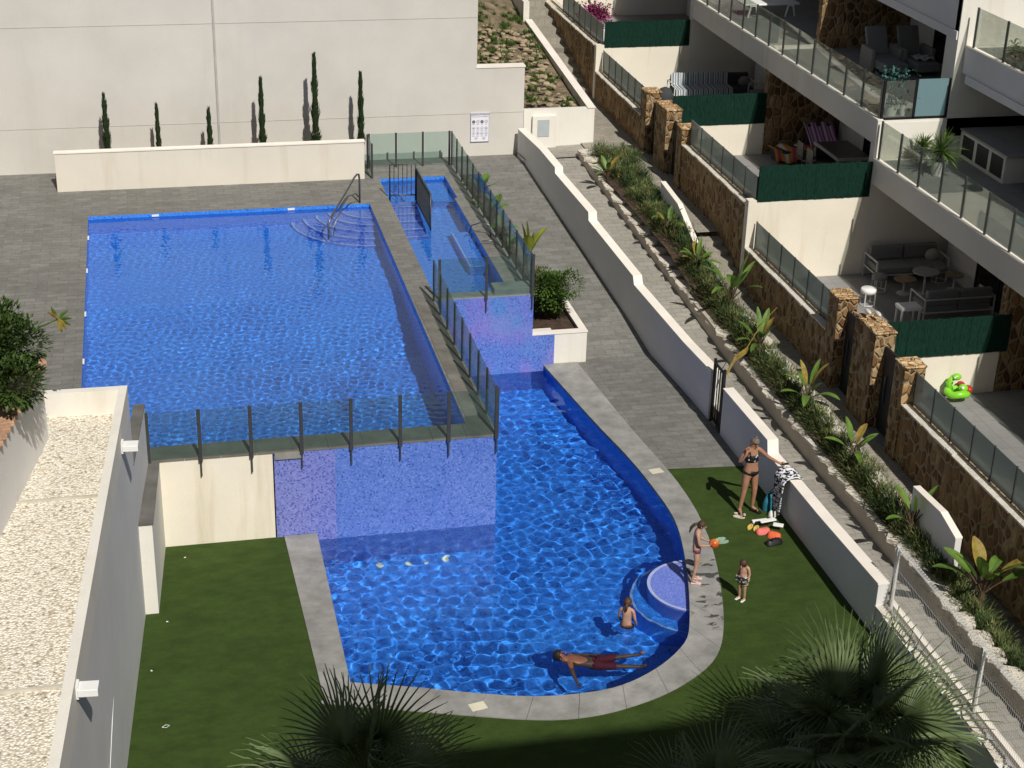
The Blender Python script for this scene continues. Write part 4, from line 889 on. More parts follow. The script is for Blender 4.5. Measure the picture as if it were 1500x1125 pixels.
lounger((19.3,40.0,3.45), 'grey reclining lounger on the upper balcony beside the stone wall, left one'); lounger((20.2,39.95,3.45), 'grey reclining lounger on the upper balcony with a crumpled towel, right one')
cloth('crumpled_towel', 'pale crumpled towel on the right grey lounger', 'towel', (19.95,39.35,3.84), (.55,0,0), (.05,.5,0), 10, 10, lambda u,v: .04*sin(u*11)*cos(v*9)+.03, ALU)
hb = thing('hanging_basket', 'brown wicker hanging lamp in the dark upper balcony', 'lamp', (20.9,40.2,4.6)); MB().ball((20.6,40.0,4.9), .3, .3, .3, 14, 10).build('shade', plain('wicker',(.28,.12,.05),.9,.3,20), hb); MB().tube([(20.6,40,5.2),(20.6,40,5.55)], .008, 5).build('cord', BLACK, hb)
def sunbed(x, y, z, lab):
    r_ = thing('white_sunbed', lab, 'sunbed', (x,y,z), 'white sunbeds at the top edge'); MB().box(x-.9,x+.9,y-.33,y+.33,z+.34,z+.40).build('bed', PWHITE, r_, bevel=.02)
    for k in range(2):
        xx = x-.6+1.2*k; MB().tube([(xx-.15,y-.34,z),(xx-.08,y-.34,z+.33),(xx+.08,y-.34,z+.33),(xx+.15,y-.34,z)], .028, 6).build('leg', PWHITE, r_)
q = atZ(1130,24,3.47); sunbed(q.x, q.y+.35, 3.45, 'white plastic sunbed at the top of the picture behind the balcony glass')
# balcony items near yucca
bk = thing('barbecue_grill', 'black covered barbecue grill on the yucca balcony', 'barbecue', (19.6,32.1,2.5)); MB().ball((19.75,32.1,3.1), .32, .3, .22).build('lid', BLACK, bk, smooth=True); MB().box(19.5,20.0,31.85,32.35,2.6,3.05).build('body', BLACK, bk); MB().lathe((19.55,32.4,3.15), [(.05,0),(.05,.08)], 8).lathe((19.45,31.95,3.1), [(.035,0),(.035,.06)], 8).build('knob', PWHITE, bk)
solid('grey_mat', MB().box(18.3,19.4,29.3,30.6,2.506,2.52), plain('blue_grey_mat',(.10,.16,.18),.9), 'blue grey mat on the sunny balcony floor at the right edge', 'mat')
# bougainvillea terrace
bvc = atX(872,20,14.75)
bv = thing('bougainvillea', 'pink flowering bougainvillea in a pale pot behind the glass', 'plant', (14.75,bvc.y,1.4)); MB().lathe((14.75,bvc.y,1.4), [(.3,0),(.42,.5),(.38,.52)], 16).build('pot', PWHITE, bv); f = MB(); g_ = MB()
for i in range(1500):
    v = Vector((random.gauss(0,.22),random.gauss(0,.3),random.gauss(0,.15)))+bvc; (f if random.random()<.8 else g_).leaf(v, Vector((random.uniform(-1,1),random.uniform(-1,1),random.uniform(-.5,1))), Vector((.1,.2,1)), .09, .08, 2)
f.build('flowers', PINK, bv); g_.build('foliage', LEAFG, bv); MB().tube([(14.75,bvc.y,1.8),bvc], .03, 6).build('trunk', BARK, bv)
# green toy at right
ty = thing('inflatable_pool_toy', 'bright green and red inflatable pool toy on the near terrace', 'pool toy', (15.3,26.9,-.48)); GRN = plain('lime_vinyl', (.22,.62,.03), .3, .1, 4, .5); q = atZ(1402,575,-.3); random.seed(6)
k_ = .68; T_ = lambda x,y,z: (q.x+x*k_, q.y+y*k_, q.z+z*k_)
b_ = MB(); b_.tube([T_(.30*cos(a),.26*sin(a),.02+.03*sin(3*a)) for a in [2*pi*i/18 for i in range(19)]], .12*k_, 10, False); b_.tube([T_(-.2,.1,.05),T_(-.25,.15,.3),T_(-.12,.12,.48)], [.11*k_,.09*k_,.10*k_], 10).ball(T_(-.05,.08,.5), .16*k_,.12*k_,.11*k_).ball(T_(.12,-.1,.18), .16*k_,.13*k_,.13*k_); b_.build('body', GRN, ty, smooth=True)
MB().ball(T_(.32,-.05,.12), .14*k_,.18*k_,.12*k_).ball(T_(.2,.2,.18), .12*k_,.14*k_,.09*k_).build('red_patch', plain('red_vinyl',(.4,.04,.03),.3), ty, smooth=True); MB().ball(T_(-.16,-.02,.52), .035*k_).ball(T_(.05,-.2,.24), .05*k_).build('eye', PWHITE, ty, smooth=True)
dt = thing('dining_chair', 'grey plastic chair beside the dark window of the seating terrace', 'chair', (18.6,29.4,ZT)); MB().box(18.3,18.8,29.2,29.7,-.06,-.02).build('seat', FABG, dt); MB().box(18.3,18.8,29.7,29.74,-.02,.38).build('backrest', FABG, dt, bevel=.01)
for x in (18.33,18.77):
    for y in (29.23,29.7): MB().tube([(x,y,ZT),(x,y,-.06)], .012, 5).build('leg', STEEL, dt)
sh = thing('pair_of_shoes', 'small dark and white shoes left on top of the wide stone pier', 'shoes', (14.2,28.7,1.42)); MB().ball((14.1,28.5,1.47),.05,.13,.045).ball((14.25,28.35,1.47),.05,.13,.045).build('shoe', ALU, sh, smooth=True)
# ================================================================== PLANTS
def cypress(px, ybase, ptop, w_, lab, seed):
    random.seed(seed); Y = 44.0; b = atY(px, ybase, Y); x = b.x; zb = .55; zt = atY(px-3, ptop, Y).z
    r_ = thing('cypress_tree', lab, 'tree', (x,Y,zb), 'young cypress trees behind the low wall'); f = MB(); n = int(900*(zt-zb)/2)
    for i in range(n):
        t = random.random()**1.1; rr = w_*(1-t)**.55*(.75+.25*sin(t*23+seed))*min(1,.6+t*4); a = random.uniform(0,2*pi); r = rr*random.uniform(.35,1)
        f.leaf((x+r*cos(a),Y+r*sin(a),zb+.05+(zt-zb)*t), Vector((cos(a)*.25,sin(a)*.25,1)), Vector((cos(a),sin(a),.1)), random.uniform(.10,.2), .035, 2, 0)
    f.build('crown', CYPR, r_); MB().tube([(x,Y,zb),(x,Y,zt-.05)], [.035,.008], 6).build('trunk', BARK, r_)
for i, a in enumerate([(158,218,146,.13,'second thickest young cypress, at the left end of the row'),(233,217,160,.07,'thin young cypress, second from the left'),(308,213,166,.085,'short young cypress beside the drain line on the wall'),(385,210,122,.11,'tall young cypress, fourth from the left'),(463,208,87,.15,'tallest young cypress in the row'),(529,206,114,.12,'young cypress at the right end of the low wall')]): cypress(*a, i+1)
def banana(p, n, L, lab, seed, h=.3, mats=None, name='banana_plant', spread=.9, group='broad leaved plants in the planting bed', W=.24):
    random.seed(seed); r_ = thing(name, lab, 'plant', p, group); p = Vector(p); st_ = MB()
    if h > .25: st_.tube([p, p+Vector((.03,0,h))], [.06,.045], 8)
    for i in range(n):
        a = 2*pi*i/n+random.uniform(-.4,.4); e = random.uniform(.5,1.35); d_ = Vector((cos(a)*cos(e)*spread,sin(a)*cos(e)*spread,sin(e))).normalized(); b = p+Vector((.03,0,h*.9)); m_ = b+d_*L*.55
        st_.tube([b-Vector((0,0,.05)), b+d_*L*.3, m_], [.018,.014,.010], 5); f = MB(); f.leaf(m_-d_*.04, d_, Vector((0,0,1)) if abs(d_.z)<.97 else Vector((1,0,0)), L*random.uniform(.7,1.05), W*random.uniform(.8,1.15), 8, random.uniform(.5,1.3), .12)
        mt = (mats or [LEAFB,LEAFB,LEAFG,LEAFB,LEAFB,LEAFY])[random.randrange(len(mats) if mats else 6)]; f.build('leaf', mt, r_)
    st_.build('stem', BARK, r_); return r_
zbed = lambda y: (z1p(y)+z2p(y))/2+.15
def bed(px, py): 
    z = 0
    for _ in range(12): q = atZ(px,py,z); z = zbed(q.y)
    return (q.x,q.y,z-.05)
BPL = [((888,262),7,.55,'small banana plant at the far tip of the planting bed',.15),((975,345),6,.6,'banana plant next to the far stair parapet',.3),((1018,395),6,.6,'banana plant with yellowing leaf just below the far stair parapet',.2),((1068,462),7,.95,'tall banana plant with dark stem and upright leaves',.6),((1110,520),6,.75,'banana plant with arching yellow leaf over the wall gate',.3),((1178,606),7,.75,'leafy banana plant beside the near gate pair',.5),((1246,680),4,.65,'banana plant with two upright leaves by the edging stones',.35),((1330,790),5,.7,'thin stemmed banana plant with orange tipped leaves',.45),((1430,905),10,.95,'large banana plant with wide drooping leaves at right',.7)]
for i, (q, n, L, lab, h) in enumerate(BPL): banana(bed(*q), n+2, L*.82, lab, 20+i, h*.9, W=.15 if i < 8 else .24)
q = bed(1112,470); 
af = thing('arching_dry_leaf', 'long dry yellow banana leaf arching over the lower path above the gate', 'leaf', q); m_ = MB(); pts = [Vector((q[0],q[1]-1.0,q[2]+.8)), atX(1095,508,12.5), atX(1078,520,12.1), atX(1064,545,11.9)]
m_.tube([pts[0], (pts[0]+pts[1])/2+Vector((0,0,.12)), pts[1]], .01, 5).build('stalk', LEAFY, af); l_ = MB()
random.seed(8)
for i in range(26):
    t = i/25; c = pts[1].lerp(pts[2], min(1,t*2)) if t < .5 else pts[2].lerp(pts[3], t*2-1)
    for s_ in (-1,1): l_.leaf(c, Vector((.3*s_,.5*s_,-.3)), Vector((0,0,1)), .17, .045, 3, .8)
l_.build('leaf', LEAFY, af)
# rosemary ground cover: many narrow leaves in clumps
random.seed(11); gcm = MB(); y = 43.5; clumps = []
for i in range(720):
    y = random.uniform(9, 43.6); x = random.uniform(curbX(y)+.36, curbX2(y)-.05)
    if y < 19 and random.random() < .5: continue
    clumps.append((x,y,zbed(y)-.02,random.uniform(.2,.5)))
vs = gcm.v; fs = gcm.f
for (x,y,z,s_) in clumps:
    gcm.mi = random.choice((0,0,1,2)) ; cm = gcm.mi
    for k in range(int(170*s_/.3)):
        a = random.uniform(0,2*pi); e = random.uniform(-.1,1.5); r0 = s_*random.uniform(.2,1); d_ = Vector((cos(a)*cos(e),sin(a)*cos(e),sin(e)*.9)); c = Vector((x,y,z))+d_*r0; sd = Vector((-sin(a),cos(a),0))*random.uniform(.006,.014)
        u = (d_+Vector((random.uniform(-.6,.6),random.uniform(-.6,.6),random.uniform(.0,.8)))).normalized()*random.uniform(.06,.16); n = len(vs); vs += [tuple(c-sd), tuple(c+sd), tuple(c+u)]; fs.append((n,n+1,n+2)); gcm.m.append(cm)
ROS2 = leafmat('olive_leaf', [(.3,(.12,.13,.04)),(.7,(.26,.25,.10))], .7, .15, 4); ROS3 = leafmat('deep_green_leaf', [(.3,(.02,.045,.018)),(.7,(.05,.09,.03))], .6, .1, 4)
tag(gcm.build('ground_cover', [ROSEM, ROS2, ROS3]), 'dense rosemary like ground cover filling the planting bed', 'ground cover', kind='stuff')
# hillside shrubs
random.seed(12); hs = MB(); vs = hs.v; fs = hs.f
def hz_(x, y): return (1.0+(y-45.2)*.115 if x > 9.3 else 2.4+(y-45.2)*.1)+(max(0,12.6-x))*.25
for i in range(520):
    y = random.uniform(45.3,64); x = random.uniform(8.0,12.5)+(0.3 if y > 56 else 0); s_ = random.uniform(.08,.26)*(1.5 if random.random()<.12 else 1); z = hz_(x,y)-.05
    if x < 10.6 and y < 46: z = hz_(x,y)
    for k in range(90):
        a = random.uniform(0,2*pi); e = random.uniform(0,1.5); d_ = Vector((cos(a)*cos(e),sin(a)*cos(e),sin(e)*.7)); c = Vector((x,y,z))+d_*s_*random.uniform(.4,1); sd = Vector((-sin(a),cos(a),0))*.016; u = (d_+Vector((0,0,.3))).normalized()*random.uniform(.04,.1); n = len(vs); vs += [tuple(c-sd),tuple(c+sd),tuple(c+u)]; fs.append((n,n+1,n+2))
hs.m = [0]*len(fs); tag(hs.build('hillside_scrub', LEAFG), 'patchy green scrub growing on the dry slope beside the tall wall', 'scrub', kind='stuff')
rk = MB(); random.seed(13)
for i in range(260): y = random.uniform(45.4,52); x = random.uniform(9.3,12.4); rk.ball((x,y,hz_(x,y)), random.uniform(.05,.14), random.uniform(.05,.14), random.uniform(.03,.08), 7, 5, .15)
tag(rk.build('hillside_rubble', plain('clod',(.34,.27,.18),.95,.3,8)), 'pale clods of earth and stones on the slope', 'rubble', kind='stuff')
# spa planter: box, shrub, banana, row behind the glass
pbx = thing('white_planter', 'white walled planter with a round green shrub at the end of the spa', 'planter', (9.1,35,G))
MB().box(8.97,9.76,34.12,34.28,G-.1,-1.06).box(8.44,8.96,34.401,34.5,-1.3,-1.06).box(9.62,9.76,34.281,36.4,G-.1,-1.06).box(8.44,9.61,36.3,36.4,-1.8,-1.0).build('wall', WHITE2, pbx); MB().box(8.42,9.78,34.1,34.30,-1.058,-1.03).box(9.6,9.78,34.301,36.4,-1.058,-1.03).build('cap', CAPW, pbx); MB().box(8.43,9.61,34.29,36.3,-1.8,-1.15).build('soil', SOILD, pbx)
bd2 = struct('spa_plant_bed', MB().add([(8.42,36.4,-1.1),(9.1,36.4,-1.1),(9.1,43.5,-.1),(8.42,43.5,-.1),(8.42,36.4,-2),(9.1,36.4,-2),(9.1,43.5,-2),(8.42,43.5,-2)], [(0,1,2,3),(1,5,6,2),(4,5,1,0)]), SOILD)
def bush(p, rad, n, lab, mat, seed, name='shrub', trunk=True, lsz=.07, parts=None, squash=1):
    random.seed(seed); r_ = thing(name, lab, 'shrub', p); c0 = Vector(p)+Vector((0,0,rad*squash*1.05)); f = MB(); blobs = [(Vector((max(-.7,min(.7,random.gauss(0,.36))),max(-.7,min(.7,random.gauss(0,.36))),max(-.6,min(.6,random.gauss(0,.34)))*squash))*rad, rad*random.uniform(.38,.55)) for _ in range(14)]
    for i in range(n):
        o_, r0 = random.choice(blobs); v = Vector((random.gauss(0,1),random.gauss(0,1),random.gauss(0,1))).normalized()*r0*random.uniform(.6,1.05); c = c0+o_+v; f.leaf(c, v+Vector((random.uniform(-.5,.5),random.uniform(-.5,.5),.3))*r0, Vector((.13,.21,.97)), lsz*random.uniform(.7,1.3), lsz*.6, 2, .3)
    f.build('foliage', mat, r_); t = MB()
    for i in range(5): a = random.uniform(0,6.28); t.tube([Vector(p)-Vector((0,0,.1)), Vector(p)+Vector((cos(a)*.1,sin(a)*.1,rad*.5)), c0+Vector((cos(a),sin(a),.3))*rad*.4], [.03,.02,.008], 5)
    t.build('branches', BARK, r_); return r_
bush((9.1,35.25,-1.15), .66, 6500, 'round green shrub in the white planter', LEAFG, 31)
bush((8.95,36.6,-1.1), .38, 700, 'reddish flowering shrub behind the round green shrub', leafmat('dusty_pink_leaf', [(.3,(.12,.10,.05)),(.6,(.30,.22,.15)),(.8,(.5,.42,.35))]), 32, lsz=.08)
banana((8.95,37.2,-.9), 6, .75, 'yellow green banana plant rising above the spa glass', 33, .45, [LEAFX,LEAFX], group=None, spread=.55, W=.36)
for i, (y, lab) in enumerate(((41.9,'banana plant behind the glass near the far end of the spa'),(40.6,'broad leaved plant behind the spa glass, third from the far end'),(39.5,'broad leaved plant behind the middle of the spa glass'),(38.4,'broad leaved plant behind the spa glass beside the bent rail'))):
    banana((8.75,y,-.25-.14*(42-y)), 6, .5, lab, 40+i, .1, [LEAFG,LEAFB,LEAFB], group='plants behind the spa glass', spread=.8)
# left bush and flower
bush((-2.6,22.8,3.3), .82, 8000, 'dense dark green leafy bush above the brick coping at left', leafmat('citrus_leaf', [(.3,(.03,.06,.012)),(.7,(.09,.15,.035))]), 51, lsz=.085)
tl = MB(); random.seed(52)
for j, (dx, dy, hh) in enumerate(((.1,.2,1.5),(-.05,.5,2.1),(.28,.35,1.6),(.4,.5,1.35))):
    for i in range(150): t = random.random(); tl.leaf((-2.72+dx+random.gauss(0,.07),22.7+dy+random.gauss(0,.06),4.1+(hh-.7)*t), Vector((random.uniform(-1,1),random.uniform(-1,1),random.uniform(0,1))), Vector((.1,.2,1)), .085, .05, 2)
sh_ = [o for o in bpy.data.objects if o.name.startswith('shrub') and 'brick' in o.get('label','')][0]
tl.build('shoots', LEAFD, sh_)
p = Vector((-1.95,23.3,3.95)); sf = thing('strelitzia_flower', 'yellow flower and pointed leaves hanging over the deck from the left bush', 'flower', p); m_ = MB()
p = atY(84,468,23.4)
for d_ in ((1,0,.2),(.6,.2,.6),(.9,-.1,-.3),(.3,0,-1),(-.2,0,.7)): m_.leaf(p, Vector(d_), Vector((0,1,.2)), .22, .06, 4, .3)
m_.build('leaf', LEAFG, sf); n_ = MB()
for d_ in ((.2,0,-1),(.5,0,-.7),(0,0,-1.1),(-.5,0,.5)): n_.leaf(p+Vector((.02,-.03,.02)), Vector(d_), Vector((0,1,.2)), .2, .06, 4, .2)
n_.build('petals', LEAFY, sf); MB().tube([p, p+Vector((-.25,.05,-.12)), p+Vector((-.7,0,-.35))], .012, 5).build('stalk', LEAFG, sf)
# ================================================================== FAN PALMS
def fan_proto(seed, n=38, L=1.0):
    random.seed(seed); m_ = MB(); spread = R(150)
    for i in range(n):
        t = i/(n-1)-.5; a = t*2*spread; d_ = Vector((cos(a),sin(a),0)); w0 = .03; join = .36*L; le = L*(1-.25*abs(t)*2)*random.uniform(.93,1.05)
        sd = Vector((-sin(a),cos(a),0)); fz = (.012 if i%2 else -.012); pts = []
        for k in range(7):
            s_ = k/6; r = le*s_; wd = (.5*join*2*spread/n*min(1,s_/.42) if s_ < .38 else .5*join*2*spread/n*.62*(1-(s_-.38)/.64)**.7)+.001; z = -.10*s_**2*abs(t)*2 - (max(0,s_-.5)**2)*random.uniform(.15,.6)*L + .25*r*(1-abs(t))*.3
            c = d_*r+Vector((0,0,z)); pts += [c-sd*wd+Vector((0,0,-abs(fz))), c+Vector((0,0,abs(fz)*1.2*(1-s_))), c+sd*wd+Vector((0,0,-abs(fz)))]
        fs_ = []
        for k in range(6): q = 3*k; fs_ += [(q,q+1,q+4,q+3),(q+1,q+2,q+5,q+4)]
        m_.add(pts, fs_)
    return m_
FANS = [fan_proto(s_) for s_ in (1,2,3,4)]
def palm(p, zc, lab, seed, nf=26, R_=.7, S=1.0):
    random.seed(seed); r_ = thing('fan_palm', lab, 'palm tree', (p[0],p[1],G), 'fan palms in the foreground')
    tr = MB(); tr.tube([(p[0],p[1],G-.1),(p[0]+.05,p[1],G+(zc-G)*.5),(p[0],p[1],zc)], [.20,.17,.15], 12)
    for k in range(60): z = G+(zc-G)*k/60; a = k*2.4; tr.obox((p[0]+.16*cos(a),p[1]+.16*sin(a),z), .12,.10,.09,a)
    tr.build('trunk', BARK, r_); c = Vector((p[0],p[1],zc))
    for i in range(nf):
        a = i*2.399+random.uniform(-.2,.2); el = R(82-105*(i/nf)**.9+random.uniform(-8,8)); d_ = Vector((cos(a)*cos(el),sin(a)*cos(el),sin(el))); pl = R_*random.uniform(.8,1.15); e_ = c+d_*pl-Vector((0,0,.06)); pt = MB().tube([c, c+d_*pl*.5+Vector((0,0,.03)), e_], [.022,.015,.012], 5)
        sd = Vector((-sin(a),cos(a),0)); dd = (d_+Vector((0,0,-.25))).normalized(); nn = dd.cross(sd).normalized(); nn = -nn if nn.z < 0 else nn; sd = nn.cross(dd); roll = random.uniform(-.5,.5); sd2 = sd*cos(roll)+nn*sin(roll); n2 = dd.cross(sd2)
        if n2.z < 0 and el < 1.3: n2 = -n2
        M_ = Matrix((dd, sd2, n2)).transposed(); f = random.choice(FANS); o_ = MB().add([e_+(M_ @ Vector(v))*S*random.uniform(.999,1.001) for v in f.v], f.f); fr = o_.build('frond', PALM, r_); pt.build('petiole', PALM, fr)
PZ = 17.0
palm((1.85,15.0), 1.55, 'fan palm in the foreground left of centre, mostly in shade', 61, 19, .8, .98)
palm((9.25,17.5), -.6, 'large fan palm in the foreground at right, crown partly sunlit', 62, 24, 1.05, 1.15)
palm((6.4,15.6), .05, 'fan palm fully in shade between the other two palms', 63, 14, .7, .85)
# ================================================================== the block behind the camera that shades the lawn
tt_ = math.tan(R(EL)); reach = 20.55+.6; h_ = G+reach*tt_
bb = thing('apartment_tower', 'pale apartment tower behind the viewpoint that shades the near lawn', 'building', (8,-6,G)); x0 = .25+reach*.18; x1 = 9.2+reach*.18
MB().box(x0, x1, -10, -.6, G-.5, h_).box(-22, x0-.01, -10, -.7, G-.5, h_-5).box(x1+.01, 30, -10, -.7, G-.5, h_-5.5).build('wall', WHITE2, bb)
nb_ = thing('added_sky_blocker', 'unseen sand coloured block added left of the pool deck to cut sky light', 'building', (-26,30,G)); NBW = plain('sand_render', (.30,.27,.23), .9, .1, 1)  # added out of view to keep sky light off the left-facing walls
MB().box(-34,-17,-4,62,G-.5,14).build('wall', NBW, nb_); wn_ = MB()
for fl in range(4):
    for k in range(12): wn_.box(-17.0,-16.95,k*5.2,k*5.2+1.8,G+1.2+fl*3,G+2.6+fl*3)
wn_.build('windows', DKGL, nb_)
wn_ = MB()
for fl in range(5):
    for k in range(-5,8):
        if k == 0: continue
        wn_.box(k*3.6-.8,k*3.6+.8,-.68,-.55,G+1+fl*2.9,G+2.4+fl*2.9)
wn_.build('windows', DKGL, bb)
# ================================================================== PEOPLE
def skin_mat(name, c): 
    t = NT(name, .5, .35); f = t.noise(t.pos(), 9, 4); t.col(t.ramp(f, [(.3,tuple(x*.85 for x in c)),(.7,tuple(x*1.12 for x in c))])); t.b.inputs['Subsurface Weight'].default_value = .05; return t.m
SK1 = skin_mat('tanned_skin', (.36,.185,.115)); SK2 = skin_mat('fair_skin', (.46,.27,.185)); SK3 = skin_mat('brown_skin', (.19,.08,.05))
HAIRB = plain('brown_hair', (.06,.035,.02), .6, .3, 30); HAIRG = plain('grey_brown_hair', (.16,.12,.09), .6, .4, 30); HAIRK = plain('dark_hair', (.02,.013,.01), .55, .3, 30)
SKEL = dict(pelvis=(0,0,.93), waist=(0,.0,1.06), chest=(0,.01,1.24), neckb=(0,.015,1.40), neck=(0,.01,1.47), head=(0,-.015,1.56), crown=(0,0,1.63),
 ls=(.155,.01,1.37), le=(.20,.02,1.10), lw=(.22,-.03,.86), lh=(.225,-.05,.78), rs=(-.155,.01,1.37), re=(-.20,.02,1.10), rw=(-.22,-.03,.86), rh=(-.225,-.05,.78),
 lhip=(.085,0,.88), lk=(.10,-.01,.48), la=(.105,.02,.08), lt=(.12,-.13,.035), rhip=(-.085,0,.88), rk=(-.10,-.01,.48), ra=(-.105,.02,.08), rt=(-.12,-.13,.035))
RAD = dict(pelvis=(.155,.115), waist=(.125,.095), chest=(.15,.11), neckb=(.07,.06), neck=(.05,.052), head=(.078,.092), crown=(.055,.065), ls=.055, le=.038, lw=.026, lh=.030, lhip=.095, lk=.056, la=.036, lt=.030)
EDG = [('pelvis','waist'),('waist','chest'),('chest','neckb'),('neckb','neck'),('neck','head'),('head','crown'),('neckb','ls'),('ls','le'),('le','lw'),('lw','lh'),('neckb','rs'),('rs','re'),('re','rw'),('rw','rh'),('pelvis','lhip'),('lhip','lk'),('lk','la'),('la','lt'),('pelvis','rhip'),('rhip','rk'),('rk','ra'),('ra','rt')]
def person(label, loc, H, rz, pose, skin, hair, hairlen=.0, tilt=None, head_r=1., fat=1., pony=None, group=None, extra=None, face_dir=None, cat='person'):
    J = dict(SKEL); J.update(pose); k = H/1.66; Mz = Matrix.Rotation(rz,3,'Z'); T_ = tilt or Matrix.Identity(3); names = list(J)
    W = {n: Vector(loc)+Mz @ (T_ @ (Vector(J[n])*k)) for n in names}
    me = bpy.data.meshes.new('b'); me.from_pydata([W[n] for n in names], [(names.index(a),names.index(b)) for a,b in EDG], []); o = bpy.data.objects.new('b', me); col.objects.link(o)
    s_ = o.modifiers.new('s','SKIN'); s_.use_smooth_shade = True; sv = me.skin_vertices[0].data
    for i, n in enumerate(names):
        r = RAD.get(n, RAD.get('l'+n[1:] if n[0]=='r' else n)); r = (r,r) if not isinstance(r, tuple) else r; f_ = fat if n not in ('head','crown','neck') else (head_r if n != 'neck' else 1); sv[i].radius = (r[0]*k*f_, r[1]*k*f_); sv[i].use_root = (n == 'pelvis')
    b = o.modifiers.new('u','SUBSURF'); b.levels = 2; b.render_levels = 2
    dg = bpy.context.evaluated_depsgraph_get(); me2 = bpy.data.meshes.new_from_object(o.evaluated_get(dg)); bpy.data.objects.remove(o)
    bm = MB(); bm.add([v.co.copy() for v in me2.vertices], [tuple(p.vertices) for p in me2.polygons])
    loc3 = lambda n, d: W[n]+Mz @ (T_ @ (Vector(d)*k))
    hd = (W['crown']-W['neck']).normalized(); fw = face_dir.normalized() if face_dir else (Mz @ (T_ @ Vector((0,-1,0)))); fw = (fw-hd*fw.dot(hd)).normalized(); sdv = fw.cross(hd); hc = W['head']; q = k*head_r
    bm.leaf  # nose, ears
    bm.tube([hc+fw*.085*q+hd*.015*q, hc+fw*.108*q-hd*.02*q, hc+fw*.085*q-hd*.03*q], [.008*q,.014*q,.008*q], 6)
    for s2 in (-1,1): bm.ball(hc+sdv*s2*.078*q-hd*.005*q-fw*.0*q, .012*q,.016*q,.026*q, 8, 6)
    for a, b_ in (('lw','lh'),('rw','rh')):      # fingers and thumb
        d_ = (W[b_]-W[a]).normalized(); sd_ = d_.cross(fw if abs(d_.dot(fw)) < .8 else hd).normalized(); pn = sd_.cross(d_)
        for i, ln in enumerate((.068,.076,.072,.058)):
            r0 = W[b_]+sd_*(i-1.5)*.019*k; bm.tube([r0-d_*.01*k, r0+d_*ln*.5*k+pn*.006*k, r0+d_*ln*.85*k+pn*.022*k], [.009*k,.0085*k,.006*k], 6)
        th = W[b_]-sd_*.028*k-d_*.02*k; bm.tube([th, th+(d_*.6-sd_*.7)*.03*k, th+(d_*.9-sd_*.5)*.055*k], [.011*k,.010*k,.007*k], 6)
    root = thing('person', label, cat, loc, group)
    body = bm.build('body', skin, root, smooth=True)
    # eyes and mouth
    ey = MB()
    for s2 in (-1,1): ey.ball(hc+fw*.082*q+sdv*s2*.030*q+hd*.012*q, .009*q, .009*q, .007*q, 8, 6)
    ey.build('eyes', BLACK, root, smooth=True)
    mo = MB(); mo.ball(hc+fw*.086*q-hd*.048*q, .018*q,.008*q,.006*q, 8, 5).build('mouth', plain('lips',(.35,.10,.08),.5), root, smooth=True)
    # hair: cap over the skull plus locks
    hm = MB(); random.seed(int(H*100)); 
    nu, nv = 20, 12; vs = []; fs = []
    for j in range(nv+1):
        th = pi*j/nv
        for i in range(nu):
            a = 2*pi*i/nu; front = cos(a); lim = .42 if front > .35 else (.62 if front > -.2 else .74); tt = min(th/pi, lim)*pi; r1 = .096*q*(1+random.uniform(-.03,.03))
            vs.append(hc+hd*.018*q+hd*r1*1.08*cos(tt)+(fw*cos(a)*1.02+sdv*sin(a)*.9)*r1*sin(tt))
    for j in range(nv):
        for i in range(nu): a = j*nu+i; b2 = j*nu+(i+1)%nu; fs.append((a,a+nu,b2+nu,b2))
    hm.add(vs, fs)
    if pony: pts = [hc+hd*p_[0]*q-fw*p_[1]*q+sdv*p_[2]*q for p_ in pony]; hm.tube(pts, [.03*q]+[.036*q]*(len(pts)-2)+[.012*q], 8)
    hm.build('hair', hair, root, smooth=True)
    return root, W, me2, k, Mz @ T_, hc, fw, hd, sdv
def garment(name, res, sel, mat, off=.008, parent=None):
    root, W, me2, k = res[:4]; inv = res[4].transposed(); loc = Vector(root.location); vs = [v.co+v.normal*off*k for v in me2.vertices]; fs = []
    for p in me2.polygons:
        c = inv @ (Vector(p.center)-loc)/k
        if sel(c): fs.append(tuple(p.vertices))
    used = sorted({i for f in fs for i in f}); mp = {i:j for j,i in enumerate(used)}
    o = MB().add([vs[i] for i in used], [tuple(mp[i] for i in f) for f in fs]).build(name, mat, root, smooth=True); m_ = o.modifiers.new('t','SOLIDIFY'); m_.thickness = .006*k; m_.offset = 0; return o
BIK = NT('black_white_bikini', .6, .3); v_ = BIK.n('ShaderNodeTexVoronoi'); BIK.l(BIK.pos(), v_.inputs['Vector']); v_.inputs['Scale'].default_value = 16; BIK.col(BIK.ramp(v_.outputs['Distance'], [(.0,(.5,.48,.45)),(.32,(.5,.48,.45)),(.36,(.012,.012,.014))], 'CONSTANT')); BIK = BIK.m
def feet(res, mat, names=('la','lt'), lab='shoe', r=1.3):
    root, W, _, k = res[:4]
    for a in ('l','r'):
        A_, T2 = W[a+'a'], W[a+'t']; z = root.location.z; d_ = (T2-A_); d_.z = 0; d_.normalize(); c = (A_+T2)/2
        MB().obox((c.x+d_.x*.02*k,c.y+d_.y*.02*k,z+.004), .25*k,.09*k,.03*k, math.atan2(d_.y,d_.x)).obox((c.x+d_.x*.04*k,c.y+d_.y*.04*k,z+.035*k), .05*k,.098*k,.035*k, math.atan2(d_.y,d_.x)).build(lab, mat, root, bevel=.01)
